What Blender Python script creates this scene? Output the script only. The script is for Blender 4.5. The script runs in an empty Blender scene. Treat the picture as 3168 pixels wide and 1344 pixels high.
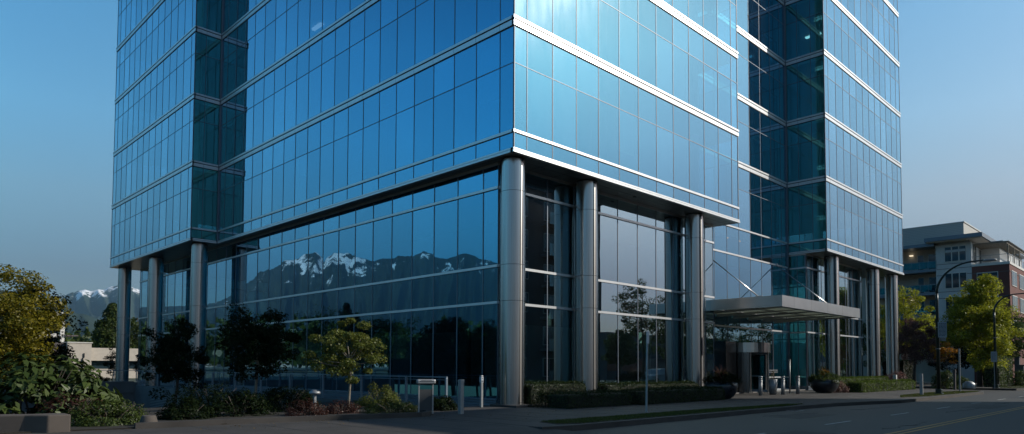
import bpy, math, random
import numpy as np
from mathutils import Vector, Matrix, noise
SC = bpy.context.scene
COL = SC.collection
rad = math.radians
# ------------------------------------------------------------------ camera
cam_d = bpy.data.cameras.new("Camera"); cam = bpy.data.objects.new("Camera", cam_d); COL.objects.link(cam)
SC.camera = cam
cam_d.sensor_width = 36.0; cam_d.lens = 2124.875 / 3168 * 36
cam_d.shift_y = (1042.8 - 672) / 3168
cam_d.clip_start = 0.1; cam_d.clip_end = 60000
yaw, pitch, roll = 0.7816564, 0.0443828, 0.0043405
Fv = Vector((math.sin(yaw) * math.cos(pitch), math.cos(yaw) * math.cos(pitch), math.sin(pitch)))
Rv = Vector((math.cos(yaw), -math.sin(yaw), 0)); Uv = Rv.cross(Fv)
r2 = math.cos(roll) * Rv + math.sin(roll) * Uv; u2 = -math.sin(roll) * Rv + math.cos(roll) * Uv
CAMP = Vector((-19.3008, -19.3966, 1.3088))
m4 = Matrix((r2, u2, -Fv)).transposed().to_4x4(); m4.translation = CAMP
cam.matrix_world = m4
# ------------------------------------------------------------------ sky, sun, exposure
SUN_AZ, SUN_EL = 132.0, 30.0
w = bpy.data.worlds.new("World"); SC.world = w; w.use_nodes = True
nt = w.node_tree; N = nt.nodes; L = nt.links; N.clear()
sky = N.new('ShaderNodeTexSky'); sky.sky_type = 'NISHITA'; sky.sun_disc = False
sky.sun_elevation = rad(SUN_EL); sky.sun_rotation = rad(SUN_AZ); sky.altitude = 100
sky.air_density = 1.0; sky.dust_density = 0.6; sky.ozone_density = 2.2
hsv = N.new('ShaderNodeHueSaturation'); hsv.inputs['Saturation'].default_value = 1.25
bg = N.new('ShaderNodeBackground'); bg.inputs['Strength'].default_value = 0.15
out = N.new('ShaderNodeOutputWorld')
# sky dimmed near the horizon, and overhead to lower ambient light on the ground
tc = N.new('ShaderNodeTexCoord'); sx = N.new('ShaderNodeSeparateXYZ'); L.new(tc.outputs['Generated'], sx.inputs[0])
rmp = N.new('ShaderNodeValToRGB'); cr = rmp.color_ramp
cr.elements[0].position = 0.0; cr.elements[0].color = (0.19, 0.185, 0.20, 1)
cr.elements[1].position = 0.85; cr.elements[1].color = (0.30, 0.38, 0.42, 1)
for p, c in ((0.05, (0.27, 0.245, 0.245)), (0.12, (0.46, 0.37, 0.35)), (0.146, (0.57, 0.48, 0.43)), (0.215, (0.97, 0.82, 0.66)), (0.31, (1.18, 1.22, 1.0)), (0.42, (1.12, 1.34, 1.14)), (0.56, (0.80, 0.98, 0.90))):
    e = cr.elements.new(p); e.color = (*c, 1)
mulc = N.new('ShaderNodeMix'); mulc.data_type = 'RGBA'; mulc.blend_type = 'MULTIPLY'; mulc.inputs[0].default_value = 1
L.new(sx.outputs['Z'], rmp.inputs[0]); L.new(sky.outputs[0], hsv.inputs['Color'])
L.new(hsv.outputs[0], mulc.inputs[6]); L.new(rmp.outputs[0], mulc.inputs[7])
# warmer on the sun's side, dimmed towards it for the reflections, bluer away
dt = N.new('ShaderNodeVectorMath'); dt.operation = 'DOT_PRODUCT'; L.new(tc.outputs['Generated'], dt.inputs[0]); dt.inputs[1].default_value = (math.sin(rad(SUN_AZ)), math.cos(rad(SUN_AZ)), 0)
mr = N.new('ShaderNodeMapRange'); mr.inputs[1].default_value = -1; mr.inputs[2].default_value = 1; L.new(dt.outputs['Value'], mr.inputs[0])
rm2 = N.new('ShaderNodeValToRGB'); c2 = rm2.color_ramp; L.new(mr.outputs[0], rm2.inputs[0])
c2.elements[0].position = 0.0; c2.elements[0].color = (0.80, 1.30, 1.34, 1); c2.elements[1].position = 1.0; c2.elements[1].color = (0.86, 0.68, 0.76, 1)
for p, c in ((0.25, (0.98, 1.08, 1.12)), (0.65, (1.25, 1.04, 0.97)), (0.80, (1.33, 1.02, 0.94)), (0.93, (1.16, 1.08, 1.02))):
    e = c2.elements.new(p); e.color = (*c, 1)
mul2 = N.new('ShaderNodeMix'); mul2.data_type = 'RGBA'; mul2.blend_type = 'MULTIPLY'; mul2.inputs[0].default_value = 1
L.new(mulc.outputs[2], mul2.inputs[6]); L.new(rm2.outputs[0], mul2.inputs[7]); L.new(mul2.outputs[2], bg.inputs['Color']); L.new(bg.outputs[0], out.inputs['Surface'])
sd = bpy.data.lights.new("sun", 'SUN'); sd.energy = 4.6; sd.angle = rad(0.53); sd.color = (1.0, 0.93, 0.82)
so = bpy.data.objects.new("sun", sd); COL.objects.link(so)
sdir = Vector((math.sin(rad(SUN_AZ)) * math.cos(rad(SUN_EL)), math.cos(rad(SUN_AZ)) * math.cos(rad(SUN_EL)), math.sin(rad(SUN_EL))))
so.rotation_euler = sdir.to_track_quat('Z', 'Y').to_euler(); so.location = (60, -60, 60)
SC.view_settings.view_transform = 'Standard'; SC.view_settings.look = 'None'
SC.view_settings.exposure = 0.0; SC.view_settings.gamma = 1.0; SC.view_settings.use_curve_mapping = False
SC.render.engine = 'CYCLES'
cy = SC.cycles
cy.max_bounces = 9; cy.glossy_bounces = 5; cy.transmission_bounces = 4; cy.transparent_max_bounces = 16; cy.diffuse_bounces = 2
cy.volume_bounces = 0; cy.caustics_reflective = False; cy.caustics_refractive = False
cy.use_denoising = True; cy.sample_clamp_indirect = 4.0
# ------------------------------------------------------------------ helpers
def tag(o, label=None, cat=None, group=None, kind=None):
    if label: o['label'] = label
    if cat: o['category'] = cat
    if group: o['group'] = group
    if kind: o['kind'] = kind
    return o
def empty(name, loc=(0, 0, 0), rz=0, **k):
    o = bpy.data.objects.new(name, None); COL.objects.link(o); o.location = loc; o.rotation_euler[2] = rz
    o.empty_display_size = 0.3
    return tag(o, **k)
class MB:
    def __init__(s): s.v = []; s.f = []; s.m = []; s.sm = []
    def quad(s, a, b, c, d, m=0):
        n = len(s.v); s.v += [a, b, c, d]; s.f.append((n, n+1, n+2, n+3)); s.m.append(m); s.sm.append(False)
    def poly(s, pts, m=0):
        n = len(s.v); s.v += list(pts); s.f.append(tuple(range(n, n+len(pts)))); s.m.append(m); s.sm.append(False)
    def box(s, x0, x1, y0, y1, z0, z1, m=0, T=None):
        n = len(s.v)
        p = [(x0,y0,z0),(x1,y0,z0),(x1,y1,z0),(x0,y1,z0),(x0,y0,z1),(x1,y0,z1),(x1,y1,z1),(x0,y1,z1)]
        if T: p = [T(q) for q in p]
        s.v += p
        for f in ((0,3,2,1),(4,5,6,7),(0,1,5,4),(1,2,6,5),(2,3,7,6),(3,0,4,7)):
            s.f.append(tuple(n+i for i in f)); s.m.append(m); s.sm.append(False)
    def prism(s, pts, z0, z1, m=0):      # pts counter-clockwise in plan
        n = len(s.v); k = len(pts)
        s.v += [(x, y, z0) for x, y in pts] + [(x, y, z1) for x, y in pts]
        s.f.append(tuple(n+i for i in reversed(range(k)))); s.f.append(tuple(n+k+i for i in range(k)))
        for i in range(k): j = (i+1) % k; s.f.append((n+i, n+j, n+k+j, n+k+i))
        s.m += [m]*(k+2); s.sm += [False]*(k+2)
    def tube(s, pts, rs, seg=10, m=0, caps=True):
        pts = [Vector(p) for p in pts]; k = len(pts)
        if not hasattr(rs, '__len__'): rs = [rs]*k
        n0 = len(s.v); prev = None
        for i, p in enumerate(pts):
            t = (pts[min(i+1, k-1)] - pts[max(i-1, 0)]).normalized()
            if prev is None: a = t.orthogonal().normalized()
            else:
                a = prev - t*prev.dot(t); a = a.normalized() if a.length > 1e-6 else t.orthogonal().normalized()
            prev = a; b = t.cross(a)
            for j in range(seg):
                an = 2*math.pi*j/seg; q = p + (a*math.cos(an) + b*math.sin(an))*rs[i]; s.v.append(tuple(q))
        for i in range(k-1):
            for j in range(seg):
                j2 = (j+1) % seg
                s.f.append((n0+i*seg+j, n0+i*seg+j2, n0+(i+1)*seg+j2, n0+(i+1)*seg+j)); s.m.append(m); s.sm.append(True)
        if caps:
            s.f.append(tuple(n0+j for j in reversed(range(seg)))); s.m.append(m); s.sm.append(False)
            s.f.append(tuple(n0+(k-1)*seg+j for j in range(seg))); s.m.append(m); s.sm.append(False)
    def lathe(s, prof, cx, cy_, seg=32, m=0):   # prof: (r, z)
        n0 = len(s.v); k = len(prof)
        for r, z in prof:
            for j in range(seg):
                an = 2*math.pi*j/seg; s.v.append((cx+r*math.cos(an), cy_+r*math.sin(an), z))
        for i in range(k-1):
            for j in range(seg):
                j2 = (j+1) % seg
                s.f.append((n0+i*seg+j, n0+i*seg+j2, n0+(i+1)*seg+j2, n0+(i+1)*seg+j)); s.m.append(m); s.sm.append(True)
    def build(s, name, mats, parent=None, bevel=0):
        me = bpy.data.meshes.new(name); me.from_pydata(s.v, [], s.f); me.update()
        if not isinstance(mats, (list, tuple)): mats = [mats]
        for x in mats: me.materials.append(x)
        me.polygons.foreach_set('material_index', s.m); me.polygons.foreach_set('use_smooth', s.sm)
        o = bpy.data.objects.new(name, me); COL.objects.link(o)
        if parent: o.parent = parent
        if bevel:
            b = o.modifiers.new("bevel", 'BEVEL'); b.width = bevel; b.segments = 2; b.limit_method = 'ANGLE'
        return o
def copy_tree(o, parent=None):
    c = o.copy(); COL.objects.link(c)
    if parent: c.parent = parent
    for ch in o.children: copy_tree(ch, c)
    return c
# ------------------------------------------------------------------ materials
def mat(name):
    m = bpy.data.materials.new(name); m.use_nodes = True; m.node_tree.nodes.clear()
    o = m.node_tree.nodes.new('ShaderNodeOutputMaterial')
    return m, m.node_tree.nodes, m.node_tree.links, o
def prin(name, col, rough=0.6, metal=0.0, var=0.0, vscale=3.0, bump=0.0, bscale=30.0, spec=0.5, stretch=None, aniso=0):
    m, n, l, o = mat(name); p = n.new('ShaderNodeBsdfPrincipled'); l.new(p.outputs[0], o.inputs[0])
    p.inputs['Base Color'].default_value = (*col, 1); p.inputs['Roughness'].default_value = rough; p.inputs['Metallic'].default_value = metal
    p.inputs['Specular IOR Level'].default_value = spec
    g = n.new('ShaderNodeNewGeometry'); src = g.outputs['Position']
    if stretch:
        mp = n.new('ShaderNodeMapping'); mp.inputs['Scale'].default_value = stretch; l.new(src, mp.inputs[0]); src = mp.outputs[0]
    if var:
        t = n.new('ShaderNodeTexNoise'); t.inputs['Scale'].default_value = vscale; t.inputs['Detail'].default_value = 6; l.new(src, t.inputs['Vector'])
        r = n.new('ShaderNodeMapRange'); r.inputs[1].default_value = 0.3; r.inputs[2].default_value = 0.7
        r.inputs[3].default_value = 1-var; r.inputs[4].default_value = 1+var; l.new(t.outputs[0], r.inputs[0])
        mx = n.new('ShaderNodeMix'); mx.data_type = 'RGBA'; mx.blend_type = 'MULTIPLY'; mx.inputs[0].default_value = 1
        mx.inputs[6].default_value = (*col, 1); l.new(r.outputs[0], mx.inputs[7]); l.new(mx.outputs[2], p.inputs['Base Color'])
    if bump:
        t2 = n.new('ShaderNodeTexNoise'); t2.inputs['Scale'].default_value = bscale; t2.inputs['Detail'].default_value = 4; l.new(src, t2.inputs['Vector'])
        b = n.new('ShaderNodeBump'); b.inputs['Strength'].default_value = bump; b.inputs['Distance'].default_value = 0.02
        l.new(t2.outputs[0], b.inputs['Height']); l.new(b.outputs[0], p.inputs['Normal'])
    if aniso:
        p.inputs['Anisotropic'].default_value = aniso; p.inputs['Anisotropic Rotation'].default_value = 0.25
        tg = n.new('ShaderNodeTangent'); tg.direction_type = 'RADIAL'; tg.axis = 'Z'; l.new(tg.outputs[0], p.inputs['Tangent'])
    return m
def glass(name, refl=(0.42, 0.74, 0.98), trans=(0.10, 0.26, 0.30), base=0.55, dirt=0.004):
    m, n, l, o = mat(name)
    lw = n.new('ShaderNodeFresnel'); lw.inputs['IOR'].default_value = 1.6
    rg = n.new('ShaderNodeMapRange'); l.new(lw.outputs[0], rg.inputs[0]); rg.inputs[3].default_value = base-0.03; rg.inputs[4].default_value = 1.0
    tr = n.new('ShaderNodeBsdfTransparent'); tr.inputs[0].default_value = (*trans, 1)
    gl = n.new('ShaderNodeBsdfGlossy'); gl.inputs['Roughness'].default_value = 0.0
    cm = n.new('ShaderNodeMix'); cm.data_type = 'RGBA'; cm.inputs[6].default_value = (*refl, 1); cm.inputs[7].default_value = (0.93, 0.97, 1, 1)
    fw = n.new('ShaderNodeLayerWeight'); fw.inputs['Blend'].default_value = 0.5
    pw = n.new('ShaderNodeMath'); pw.operation = 'POWER'; pw.inputs[1].default_value = 2.0; l.new(fw.outputs['Facing'], pw.inputs[0]); l.new(pw.outputs[0], cm.inputs[0])
    at = n.new('ShaderNodeAttribute'); at.attribute_name = 'tint'       # each pane a little different
    for src, dst, lo, hi in ((cm.outputs[2], gl.inputs['Color'], 0.90, 1.05), (None, tr.inputs[0], 0.55, 1.15)):
        r_ = n.new('ShaderNodeMapRange'); l.new(at.outputs['Fac'], r_.inputs[0]); r_.inputs[3].default_value = lo; r_.inputs[4].default_value = hi
        mm = n.new('ShaderNodeMix'); mm.data_type = 'RGBA'; mm.blend_type = 'MULTIPLY'; mm.inputs[0].default_value = 1; l.new(r_.outputs[0], mm.inputs[7])
        if src: l.new(src, mm.inputs[6])
        else: mm.inputs[6].default_value = (*trans, 1)
        l.new(mm.outputs[2], dst)
    # slight waviness of the float glass
    g = n.new('ShaderNodeNewGeometry')
    t = n.new('ShaderNodeTexNoise'); t.inputs['Scale'].default_value = 0.9; t.inputs['Detail'].default_value = 1.0; l.new(g.outputs['Position'], t.inputs['Vector'])
    bp = n.new('ShaderNodeBump'); bp.inputs['Strength'].default_value = 1.0; bp.inputs['Distance'].default_value = 0.0006
    l.new(t.outputs[0], bp.inputs['Height']); l.new(bp.outputs[0], gl.inputs['Normal'])
    mx = n.new('ShaderNodeMixShader'); l.new(rg.outputs[0], mx.inputs[0]); l.new(tr.outputs[0], mx.inputs[1]); l.new(gl.outputs[0], mx.inputs[2])
    # film of dust: a faint rough lobe, which glows where the sun glances off
    g2 = n.new('ShaderNodeBsdfGlossy'); g2.inputs['Roughness'].default_value = 0.22; g2.inputs['Color'].default_value = (0.9, 0.95, 1, 1)
    td = n.new('ShaderNodeTexNoise'); td.inputs['Scale'].default_value = 2.3; td.inputs['Detail'].default_value = 8
    mp = n.new('ShaderNodeMapping'); mp.inputs['Scale'].default_value = (1, 1, 0.25); l.new(g.outputs['Position'], mp.inputs[0]); l.new(mp.outputs[0], td.inputs['Vector'])
    dr = n.new('ShaderNodeMapRange'); l.new(td.outputs[0], dr.inputs[0]); dr.inputs[1].default_value = 0.3; dr.inputs[2].default_value = 0.75; dr.inputs[3].default_value = dirt*0.5; dr.inputs[4].default_value = dirt*1.6
    m2 = n.new('ShaderNodeMixShader'); l.new(dr.outputs[0], m2.inputs[0]); l.new(mx.outputs[0], m2.inputs[1]); l.new(g2.outputs[0], m2.inputs[2])
    l.new(m2.outputs[0], o.inputs[0])
    return m
def leafm(name, c1, c2, trans=0.35, gloss=0.02):
    m, n, l, o = mat(name)
    g = n.new('ShaderNodeNewGeometry'); r = n.new('ShaderNodeValToRGB')
    r.color_ramp.elements[0].color = (*c1, 1); r.color_ramp.elements[1].color = (*c2, 1); l.new(g.outputs['Random Per Island'], r.inputs[0])
    d = n.new('ShaderNodeBsdfDiffuse'); t = n.new('ShaderNodeBsdfTranslucent'); l.new(r.outputs[0], d.inputs[0]); l.new(r.outputs[0], t.inputs[0])
    mx = n.new('ShaderNodeMixShader'); mx.inputs[0].default_value = trans; l.new(d.outputs[0], mx.inputs[1]); l.new(t.outputs[0], mx.inputs[2])
    gl = n.new('ShaderNodeBsdfGlossy'); gl.inputs['Roughness'].default_value = 0.45
    m2 = n.new('ShaderNodeMixShader'); m2.inputs[0].default_value = gloss; l.new(mx.outputs[0], m2.inputs[1]); l.new(gl.outputs[0], m2.inputs[2])
    l.new(m2.outputs[0], o.inputs[0]); return m
def emis(name, col, st):
    m, n, l, o = mat(name); e = n.new('ShaderNodeEmission'); e.inputs[0].default_value = (*col, 1); e.inputs[1].default_value = st; l.new(e.outputs[0], o.inputs[0]); return m
M = {}
M['glass'] = glass('tower_glass', refl=(0.07, 0.46, 0.76), trans=(0.30, 0.50, 0.62), base=0.58, dirt=0.003)
M['glass_side'] = glass('return_glass', refl=(0.18, 0.72, 0.74), trans=(0.30, 0.84, 0.90), base=0.22, dirt=0.01)
M['glass_low'] = glass('lobby_glass', refl=(0.46, 0.80, 0.96), trans=(0.24, 0.50, 0.50), base=0.54, dirt=0.012)
M['alu'] = prin('aluminium', (0.62, 0.64, 0.66), 0.36, 0.5, var=0.04, vscale=1.5)
M['joint'] = prin('joint', (0.03, 0.035, 0.04), 0.7)
M['mull'] = prin('mullion_metal', (0.16, 0.19, 0.23), 0.45, 0.5)
M['steel'] = prin('brushed_steel', (0.38, 0.375, 0.375), 0.19, 1.0, var=0.10, vscale=9, stretch=(3, 3, 0.04), aniso=0.9)
M['patch'] = prin('road_patch', (0.014, 0.014, 0.015), 0.85, var=0.2, vscale=4, bump=0.3, bscale=50)
M['portal'] = prin('portal_steel', (0.13, 0.13, 0.135), 0.25, 1.0, var=0.1, vscale=2)
M['steel_flat'] = prin('steel_sheet', (0.48, 0.48, 0.48), 0.28, 1.0, var=0.08, vscale=0.9, bump=0.15, bscale=0.8)
M['soffit'] = prin('soffit_panels', (0.32, 0.32, 0.32), 0.35, 0.6, var=0.05)
M['slab'] = prin('slab_white', (0.55, 0.57, 0.57), 0.7)
M['floor_in'] = prin('floor_inside', (0.26, 0.25, 0.24), 0.6)
M['core'] = prin('core_wall', (0.22, 0.25, 0.26), 0.8, var=0.2, vscale=0.3)
M['incol'] = prin('inner_column', (0.62, 0.72, 0.66), 0.6)
M['blind'] = prin('blind_fabric', (0.42, 0.46, 0.46), 0.8)
M['lamp'] = emis('lit_diffuser', (0.9, 0.95, 1.0), 0.9)
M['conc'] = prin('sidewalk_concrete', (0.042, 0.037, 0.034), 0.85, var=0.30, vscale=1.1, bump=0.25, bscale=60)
M['conc_w'] = prin('wall_concrete', (0.10, 0.105, 0.11), 0.85, var=0.2, vscale=0.8, bump=0.2, bscale=20)
M['tan'] = prin('tan_concrete', (0.085, 0.07, 0.06), 0.85, var=0.12, vscale=2, bump=0.3, bscale=50)
M['soil'] = prin('soil', (0.02, 0.016, 0.012), 0.95, var=0.3, vscale=6, bump=0.6, bscale=25)
M['dirt'] = prin('far_ground', (0.05, 0.06, 0.035), 0.95, var=0.3, vscale=0.05)
M['paint'] = prin('road_paint_white', (0.30, 0.31, 0.31), 0.7, var=0.25, vscale=9)
M['ypaint'] = prin('road_paint_yellow', (0.34, 0.17, 0.02), 0.7, var=0.25, vscale=9)
M['green_pole'] = prin('dark_green_paint', (0.012, 0.028, 0.022), 0.35, 0.2)
M['grey_post'] = prin('galvanised', (0.28, 0.29, 0.30), 0.5, 0.5, var=0.12, vscale=8)
M['blue_rail'] = prin('painted_rail', (0.20, 0.25, 0.30), 0.4, 0.4)
M['white'] = prin('white_paint', (0.62, 0.61, 0.58), 0.7, var=0.05)
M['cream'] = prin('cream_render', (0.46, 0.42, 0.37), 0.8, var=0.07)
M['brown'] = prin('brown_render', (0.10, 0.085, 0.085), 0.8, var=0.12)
M['dark'] = prin('dark_void', (0.01, 0.011, 0.013), 0.8)
M['winglass'] = prin('window_glass', (0.03, 0.055, 0.07), 0.08, 0.35, spec=1.0)
M['bark'] = prin('bark', (0.075, 0.06, 0.05), 0.9, var=0.3, vscale=12, bump=0.6, bscale=30)
M['bark_l'] = prin('pale_bark', (0.22, 0.19, 0.15), 0.9, var=0.3, vscale=12, bump=0.5, bscale=30)
M['pot'] = prin('dark_glazed_pot', (0.015, 0.02, 0.028), 0.35, 0.1, spec=0.6)
M['signw'] = prin('sign_face', (0.42, 0.45, 0.48), 0.5)
M['ink'] = prin('sign_ink', (0.03, 0.035, 0.05), 0.6)
def frost():
    m, n, l, o = mat('frosted_glass'); d = n.new('ShaderNodeBsdfDiffuse'); t = n.new('ShaderNodeBsdfTranslucent'); x = n.new('ShaderNodeMixShader'); x.inputs[0].default_value = 0.6
    d.inputs[0].default_value = (0.55, 0.58, 0.55, 1); t.inputs[0].default_value = (0.6, 0.65, 0.58, 1); l.new(d.outputs[0], x.inputs[1]); l.new(t.outputs[0], x.inputs[2]); l.new(x.outputs[0], o.inputs[0]); return m
M['frost'] = frost()
# asphalt
def asphalt():
    m, n, l, o = mat('asphalt'); p = n.new('ShaderNodeBsdfPrincipled'); l.new(p.outputs[0], o.inputs[0]); p.inputs['Roughness'].default_value = 0.8
    g = n.new('ShaderNodeNewGeometry')
    a = n.new('ShaderNodeTexNoise'); a.inputs['Scale'].default_value = 0.35; a.inputs['Detail'].default_value = 5
    mp = n.new('ShaderNodeMapping'); mp.inputs['Scale'].default_value = (0.25, 1, 1); l.new(g.outputs['Position'], mp.inputs[0]); l.new(mp.outputs[0], a.inputs['Vector'])
    b = n.new('ShaderNodeTexNoise'); b.inputs['Scale'].default_value = 45; b.inputs['Detail'].default_value = 3; l.new(g.outputs['Position'], b.inputs['Vector'])
    ad = n.new('ShaderNodeMath'); ad.operation = 'ADD'; l.new(a.outputs[0], ad.inputs[0]); l.new(b.outputs[0], ad.inputs[1])
    r = n.new('ShaderNodeValToRGB'); r.color_ramp.elements[0].position = 0.35; r.color_ramp.elements[0].color = (0.013, 0.0135, 0.014, 1)
    r.color_ramp.elements[1].position = 0.68; r.color_ramp.elements[1].color = (0.030, 0.030, 0.029, 1)
    # patches and long dark seams of worn asphalt
    v = n.new('ShaderNodeTexVoronoi'); v.feature = 'DISTANCE_TO_EDGE'; v.inputs['Scale'].default_value = 0.22; l.new(g.outputs['Position'], v.inputs['Vector'])
    wn = n.new('ShaderNodeTexNoise'); wn.inputs['Scale'].default_value = 1.2; wn.inputs['Detail'].default_value = 5; l.new(g.outputs['Position'], wn.inputs['Vector'])
    mv = n.new('ShaderNodeMix'); mv.data_type = 'RGBA'; mv.inputs[0].default_value = 0.25; l.new(g.outputs['Position'], mv.inputs[6]); l.new(wn.outputs[1], mv.inputs[7]); l.new(mv.outputs[2], v.inputs['Vector'])
    lt = n.new('ShaderNodeMapRange'); lt.inputs[1].default_value = 0.0; lt.inputs[2].default_value = 0.012; lt.inputs[3].default_value = -0.35; lt.inputs[4].default_value = 0.0; l.new(v.outputs[0], lt.inputs[0])
    ad3 = n.new('ShaderNodeMath'); ad3.operation = 'ADD'; l.new(ad.outputs[0], ad3.inputs[0]); l.new(lt.outputs[0], ad3.inputs[1]); ad = ad3
    hf = n.new('ShaderNodeMath'); hf.operation = 'MULTIPLY'; hf.inputs[1].default_value = 0.5; l.new(ad.outputs[0], hf.inputs[0]); l.new(hf.outputs[0], r.inputs[0]); l.new(r.outputs[0], p.inputs['Base Color'])
    bp = n.new('ShaderNodeBump'); bp.inputs['Strength'].default_value = 0.4; bp.inputs['Distance'].default_value = 0.01; l.new(b.outputs[0], bp.inputs['Height']); l.new(bp.outputs[0], p.inputs['Normal'])
    return m
M['asphalt'] = asphalt()
def striped(name, c1, c2, period, axis='Z', width=0.12, rough=0.7):
    m, n, l, o = mat(name); p = n.new('ShaderNodeBsdfPrincipled'); l.new(p.outputs[0], o.inputs[0]); p.inputs['Roughness'].default_value = rough
    g = n.new('ShaderNodeNewGeometry'); s = n.new('ShaderNodeSeparateXYZ'); l.new(g.outputs['Position'], s.inputs[0])
    d = n.new('ShaderNodeMath'); d.operation = 'DIVIDE'; d.inputs[1].default_value = period; l.new(s.outputs[axis], d.inputs[0])
    f = n.new('ShaderNodeMath'); f.operation = 'FRACT'; l.new(d.outputs[0], f.inputs[0])
    c = n.new('ShaderNodeMath'); c.operation = 'LESS_THAN'; c.inputs[1].default_value = width; l.new(f.outputs[0], c.inputs[0])
    mx = n.new('ShaderNodeMix'); mx.data_type = 'RGBA'; mx.inputs[6].default_value = (*c1, 1); mx.inputs[7].default_value = (*c2, 1)
    l.new(c.outputs[0], mx.inputs[0]); l.new(mx.outputs[2], p.inputs['Base Color']); return m
M['siding'] = striped('grey_siding', (0.46, 0.46, 0.43), (0.24, 0.24, 0.23), 0.22)
M['brickw'] = striped('brick', (0.15, 0.055, 0.045), (0.09, 0.04, 0.035), 0.085, width=0.18, rough=0.9)
M['louver'] = striped('louvre', (0.16, 0.17, 0.18), (0.02, 0.02, 0.025), 0.12, width=0.5)
# leaves
M['lf_maple'] = leafm('maple_leaf', (0.07, 0.10, 0.018), (0.17, 0.18, 0.04))
M['lf_yellow'] = leafm('yellow_maple_leaf', (0.08, 0.085, 0.006), (0.21, 0.17, 0.014))
M['lf_lime'] = leafm('lime_leaf', (0.17, 0.20, 0.015), (0.44, 0.44, 0.035), 0.45)
M['lf_green'] = leafm('green_leaf', (0.026, 0.046, 0.010), (0.08, 0.11, 0.022))
M['lf_dark'] = leafm('dark_leaf', (0.006, 0.012, 0.005), (0.017, 0.028, 0.009), 0.3, 0.006)  # leaf colour lowered to stand in for the shade on these plants
M['lf_con'] = leafm('conifer_leaf', (0.03, 0.055, 0.012), (0.09, 0.12, 0.028))
M['lf_plum'] = leafm('plum_leaf', (0.07, 0.032, 0.03), (0.24, 0.13, 0.11))
M['lf_bronze'] = leafm('bronze_leaf', (0.09, 0.07, 0.03), (0.20, 0.14, 0.06))
M['lf_big'] = leafm('broad_leaf', (0.022, 0.042, 0.010), (0.075, 0.105, 0.028), 0.2)
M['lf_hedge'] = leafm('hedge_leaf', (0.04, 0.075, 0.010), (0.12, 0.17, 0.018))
M['lf_hedge2'] = leafm('shade_hedge_leaf', (0.012, 0.026, 0.008), (0.04, 0.06, 0.015))  # darker copy of the hedge leaf, with shade put into the colour
M['lf_red'] = leafm('red_leaf', (0.10, 0.012, 0.02), (0.30, 0.04, 0.06))
M['lf_orange'] = leafm('orange_leaf', (0.30, 0.10, 0.01), (0.45, 0.24, 0.02))
M['lf_grass'] = leafm('grass_blade', (0.03, 0.05, 0.008), (0.09, 0.11, 0.015))
M['lf_inner'] = prin('dark_hedge_core', (0.012, 0.014, 0.008), 0.95)
M['lf_bark'] = leafm('dull_red_leaf', (0.03, 0.014, 0.011), (0.09, 0.04, 0.03))
# ------------------------------------------------------------------ foliage
def leaf_obj(name, C, Nn, size, material, parent=None, asp=0.5, rng=None, jit=0.35, droop=0.0):
    """C: leaf centres (n,3); Nn: face normals (n,3). Each leaf is one small folded face."""
    rng = rng or np.random.default_rng(1); n = len(C)
    Nn = Nn / np.maximum(np.linalg.norm(Nn, axis=1, keepdims=True), 1e-6)
    T = rng.normal(size=(n, 3)); T[:, 2] -= droop; T -= (T*Nn).sum(1, keepdims=True)*Nn; T /= np.maximum(np.linalg.norm(T, axis=1, keepdims=True), 1e-6)
    B = np.cross(Nn, T); s = size*(1+jit*rng.uniform(-1, 1, (n, 1)))
    fold = s*0.12
    P = np.stack([C - T*s*0.5, C + B*s*asp*0.5 + Nn*fold, C + T*s*0.5, C - B*s*asp*0.5 + Nn*fold], 1).reshape(-1, 3)
    me = bpy.data.meshes.new(name); me.vertices.add(n*4); me.vertices.foreach_set('co', P.astype(np.float32).ravel())
    me.loops.add(n*4); me.loops.foreach_set('vertex_index', np.arange(n*4, dtype=np.int32))
    me.polygons.add(n); me.polygons.foreach_set('loop_start', np.arange(n, dtype=np.int32)*4)
    me.polygons.foreach_set('loop_total', np.full(n, 4, np.int32)); me.update(calc_edges=True); me.materials.append(material)
    o = bpy.data.objects.new(name, me); COL.objects.link(o)
    if parent: o.parent = parent
    return o
def clump_cloud(rng, cen, n_leaf, cr, flat=0.6, out=0.55):
    """leaves round clump centres, denser on each clump's outside"""
    k = len(cen); idx = rng.integers(0, k, n_leaf)
    d = rng.normal(size=(n_leaf, 3)); d /= np.linalg.norm(d, axis=1, keepdims=True)
    r = rng.uniform(0.25, 1, (n_leaf, 1))**0.5; sc = cr[idx][:, None] if hasattr(cr, '__len__') else cr
    off = d*r*sc; off[:, 2] *= flat
    nn = d*out + np.array([0, 0, 0.55]) + rng.normal(size=(n_leaf, 3))*0.45
    return cen[idx]+off, nn
def ellipsoid_centres(rng, n, rx, ry, rz, zc, lo=-1.0, shape=None, shell=0.45):
    out = []
    while len(out) < n:
        d = rng.normal(size=3); d /= np.linalg.norm(d)
        if d[2] < lo: continue
        r = rng.uniform(shell, 1.0)
        k = 1 + 0.22*noise.noise(Vector((d[0]*1.7+rx*7, d[1]*1.7, d[2]*1.7+rz)))
        p = d*r*k*np.array([rx, ry, rz])
        if shape: p[:2] *= shape((p[2]/rz+1)/2)
        out.append(p+np.array([0, 0, zc]))
    return np.array(out)
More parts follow.
